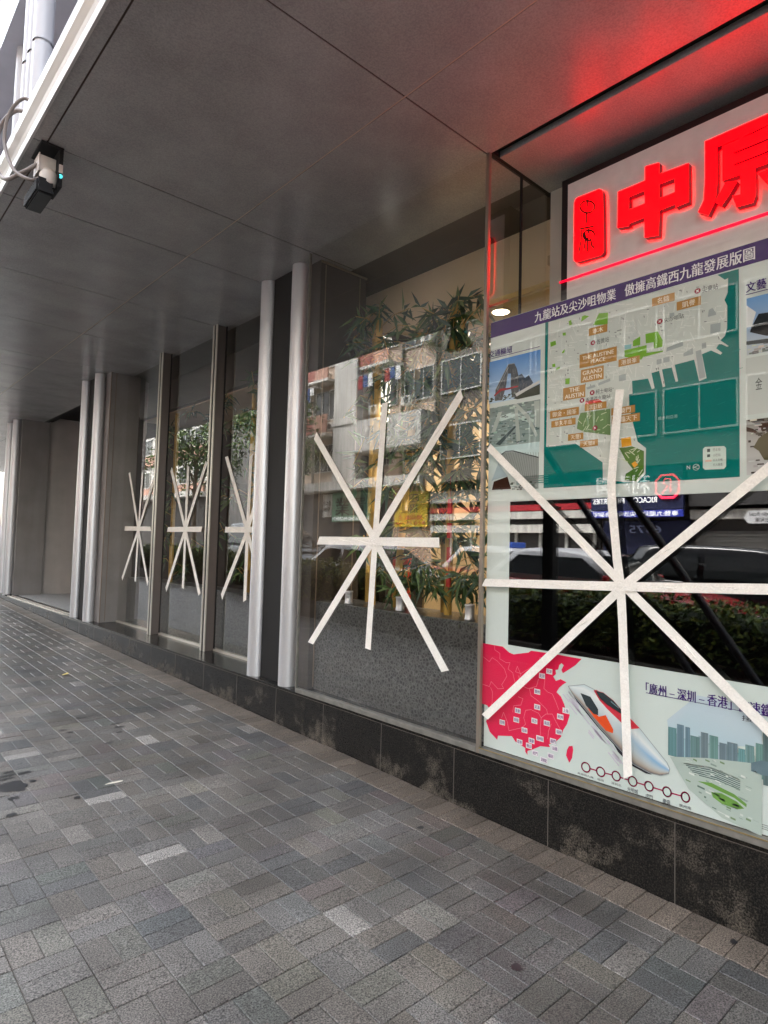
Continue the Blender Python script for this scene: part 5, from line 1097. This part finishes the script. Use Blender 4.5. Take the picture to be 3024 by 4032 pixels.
sg2 = thing('shop_sign', 'dark fascia sign with a round pale emblem over the roller shutter', 'sign', (FX,6,3)); a = MB(); a.box(FX-.3,FX+.1,4.05,7.85,3.0,4.25); a.build('sign_panel', M('dark_board', (52,50,50), .5), sg2)
a = MB(); a.tube([(FX+.11,5.3+.45*math.cos(t*.2618),3.65+.42*math.sin(t*.2618)) for t in range(25)], .04, 6); a.build('emblem', M('emblem_grey', (150,148,144), .5), sg2)
st = thing('street_sign', 'white pointed street name sign on a grey pole by the opposite kerb', 'sign', (-10.6,4.6,.1)); a = MB(); a.tube([(-10.6,4.6,.0),(-10.6,4.6,3.0)], .04, 10); a.build('pole', m_rim, st)
a = MB(); a.prism([(4.55,2.30),(5.15,2.30),(5.25,2.43),(5.15,2.60),(4.55,2.60)], -10.58, -10.545); p_ = a.build('sign_plate', m_whitep, st)
a = MB(); text_on(a, 'Austin Road', -10.54, 4.60, 2.57, 5.12, 2.48); text_on(a, '柯士甸道', -10.54, 4.60, 2.44, 5.0, 2.33); a.build('lettering', m_txtd, p_)
# neighbours along the street
def block(label, y0, y1, h, mat, fx=FX, seed=1, spandrel=None):
    t = thing('apartment_building', label, 'building', (fx-4,(y0+y1)/2,0)); a = MB(); a.box(fx-9,fx-.4,y0,y1,-3,h); a.build('wall', mat, t)
    a = MB(); a.box(fx-.4,fx+.8,y0,y1,gz(y0)+4.0,gz(y0)+4.4); a.build('shop_canopy', m_wht, t); a = MB(); a.box(fx-.42,fx-.3,y0,y1,gz(y0)-.5,gz(y0)+4.0); a.build('shopfront', MATS['shop_dark'], t)
    n = int((y1-y0)/2.6); wf = MB(); wp = MB(); sp_ = MB()
    rows = int((h-5)/2.9)
    for r in range(rows):
        z = gz(y0)+5.2+2.9*r
        sp_.box(fx-.41,fx-.2,y0+.2,y1-.2,z-.95,z-.12)
        for k in range(n):
            ya = y0+2.6*k+.4
            if r*n+k < 95:
                f = MB(); f.box(fx-.41,fx-.33,ya,ya+.06,z,z+1.4); f.box(fx-.41,fx-.33,ya+1.74,ya+1.8,z,z+1.4); f.box(fx-.41,fx-.33,ya+.06,ya+1.74,z,z+.06); f.box(fx-.41,fx-.33,ya+.06,ya+1.74,z+1.34,z+1.4); f.box(fx-.41,fx-.34,ya+.88,ya+.93,z+.06,z+1.34)
                w = f.build('window', m_wfr, t); p = MB(); p.box(fx-.408,fx-.37,ya+.06,ya+1.74,z+.06,z+1.34); p.build('pane', m_win, w)
    sp_.build('spandrel', spandrel or m_pink, t)
    return t
block('plain cream apartment block facing the poster window', -22, 3.8, 19, m_ren, FX, 2, m_wht)
block('pale block beyond the gap in the row of old tenements', 44, 62, 15, m_wht, FX-1, 3, m_pink)
# street trees mirrored in the glass
m_tleaf = M('tree_leaf', vcol=True, rough=.55); m_bark = M('bark', (92,80,66), .9, noise=.3, nscale=12, bump=.4)
tcols = [lin(c) for c in ((66,92,40),(88,112,50),(52,74,36),(104,124,62),(42,60,30))]
def tree(label, x, y, h, r, n, seed):
    random.seed(seed); z0 = gz(y); t = thing('street_tree', label, 'tree', (x,y,z0), 'street trees across the road')
    a = MB(); top = (x+random.uniform(-.4,.4), y+random.uniform(-.4,.4), z0+h*.8); base = (x,y,z0-.05); mid = (x+.15,y-.1,z0+h*.42)
    a.tube([base,mid,top], .17, 10, r2=.05); cl = []
    for k in range(9):
        an = 2*math.pi*k/9+random.uniform(-.3,.3); zs = z0+h*random.uniform(.4,.65); e = (x+r*.75*math.cos(an)*random.uniform(.5,1.1), y+r*.75*math.sin(an)*random.uniform(.5,1.1), zs+h*random.uniform(.08,.36))
        a.tube([(x+.1,y-.05,zs),((x+e[0])/2,(y+e[1])/2,(zs+e[2])/2+.2),e], .06, 7, r2=.02); cl.append((e, random.uniform(.55,1.0)*r*.55))
    for k in range(10): cl.append(((x+random.gauss(0,r*.5),y+random.gauss(0,r*.5),z0+h*random.uniform(.55,1.0)), r*random.uniform(.25,.5)))
    a.build('trunk', m_bark, t); f = MB()
    def sm_():
        c, rr = random.choice(cl); d = Vector((random.gauss(0,1),random.gauss(0,1),random.gauss(0,.8))); d = d.normalized()*rr*random.random()**.4; return (c[0]+d.x,c[1]+d.y,c[2]+d.z)
    leaves(f, n, sm_, .26, .13, 0, tcols); f.build('crown', m_tleaf, t, fixn=False); return t
tree('leafy street tree in front of the pink balconies', -11.2, 27.5, 9.5, 2.6, 3800, 5)
tree('tall street tree in the gap beyond the tenement', -11.0, 36.5, 9.0, 2.8, 3800, 8)
tree('farthest street tree seen at the end of the row', -11.2, 52, 9.5, 3.0, 3000, 9)
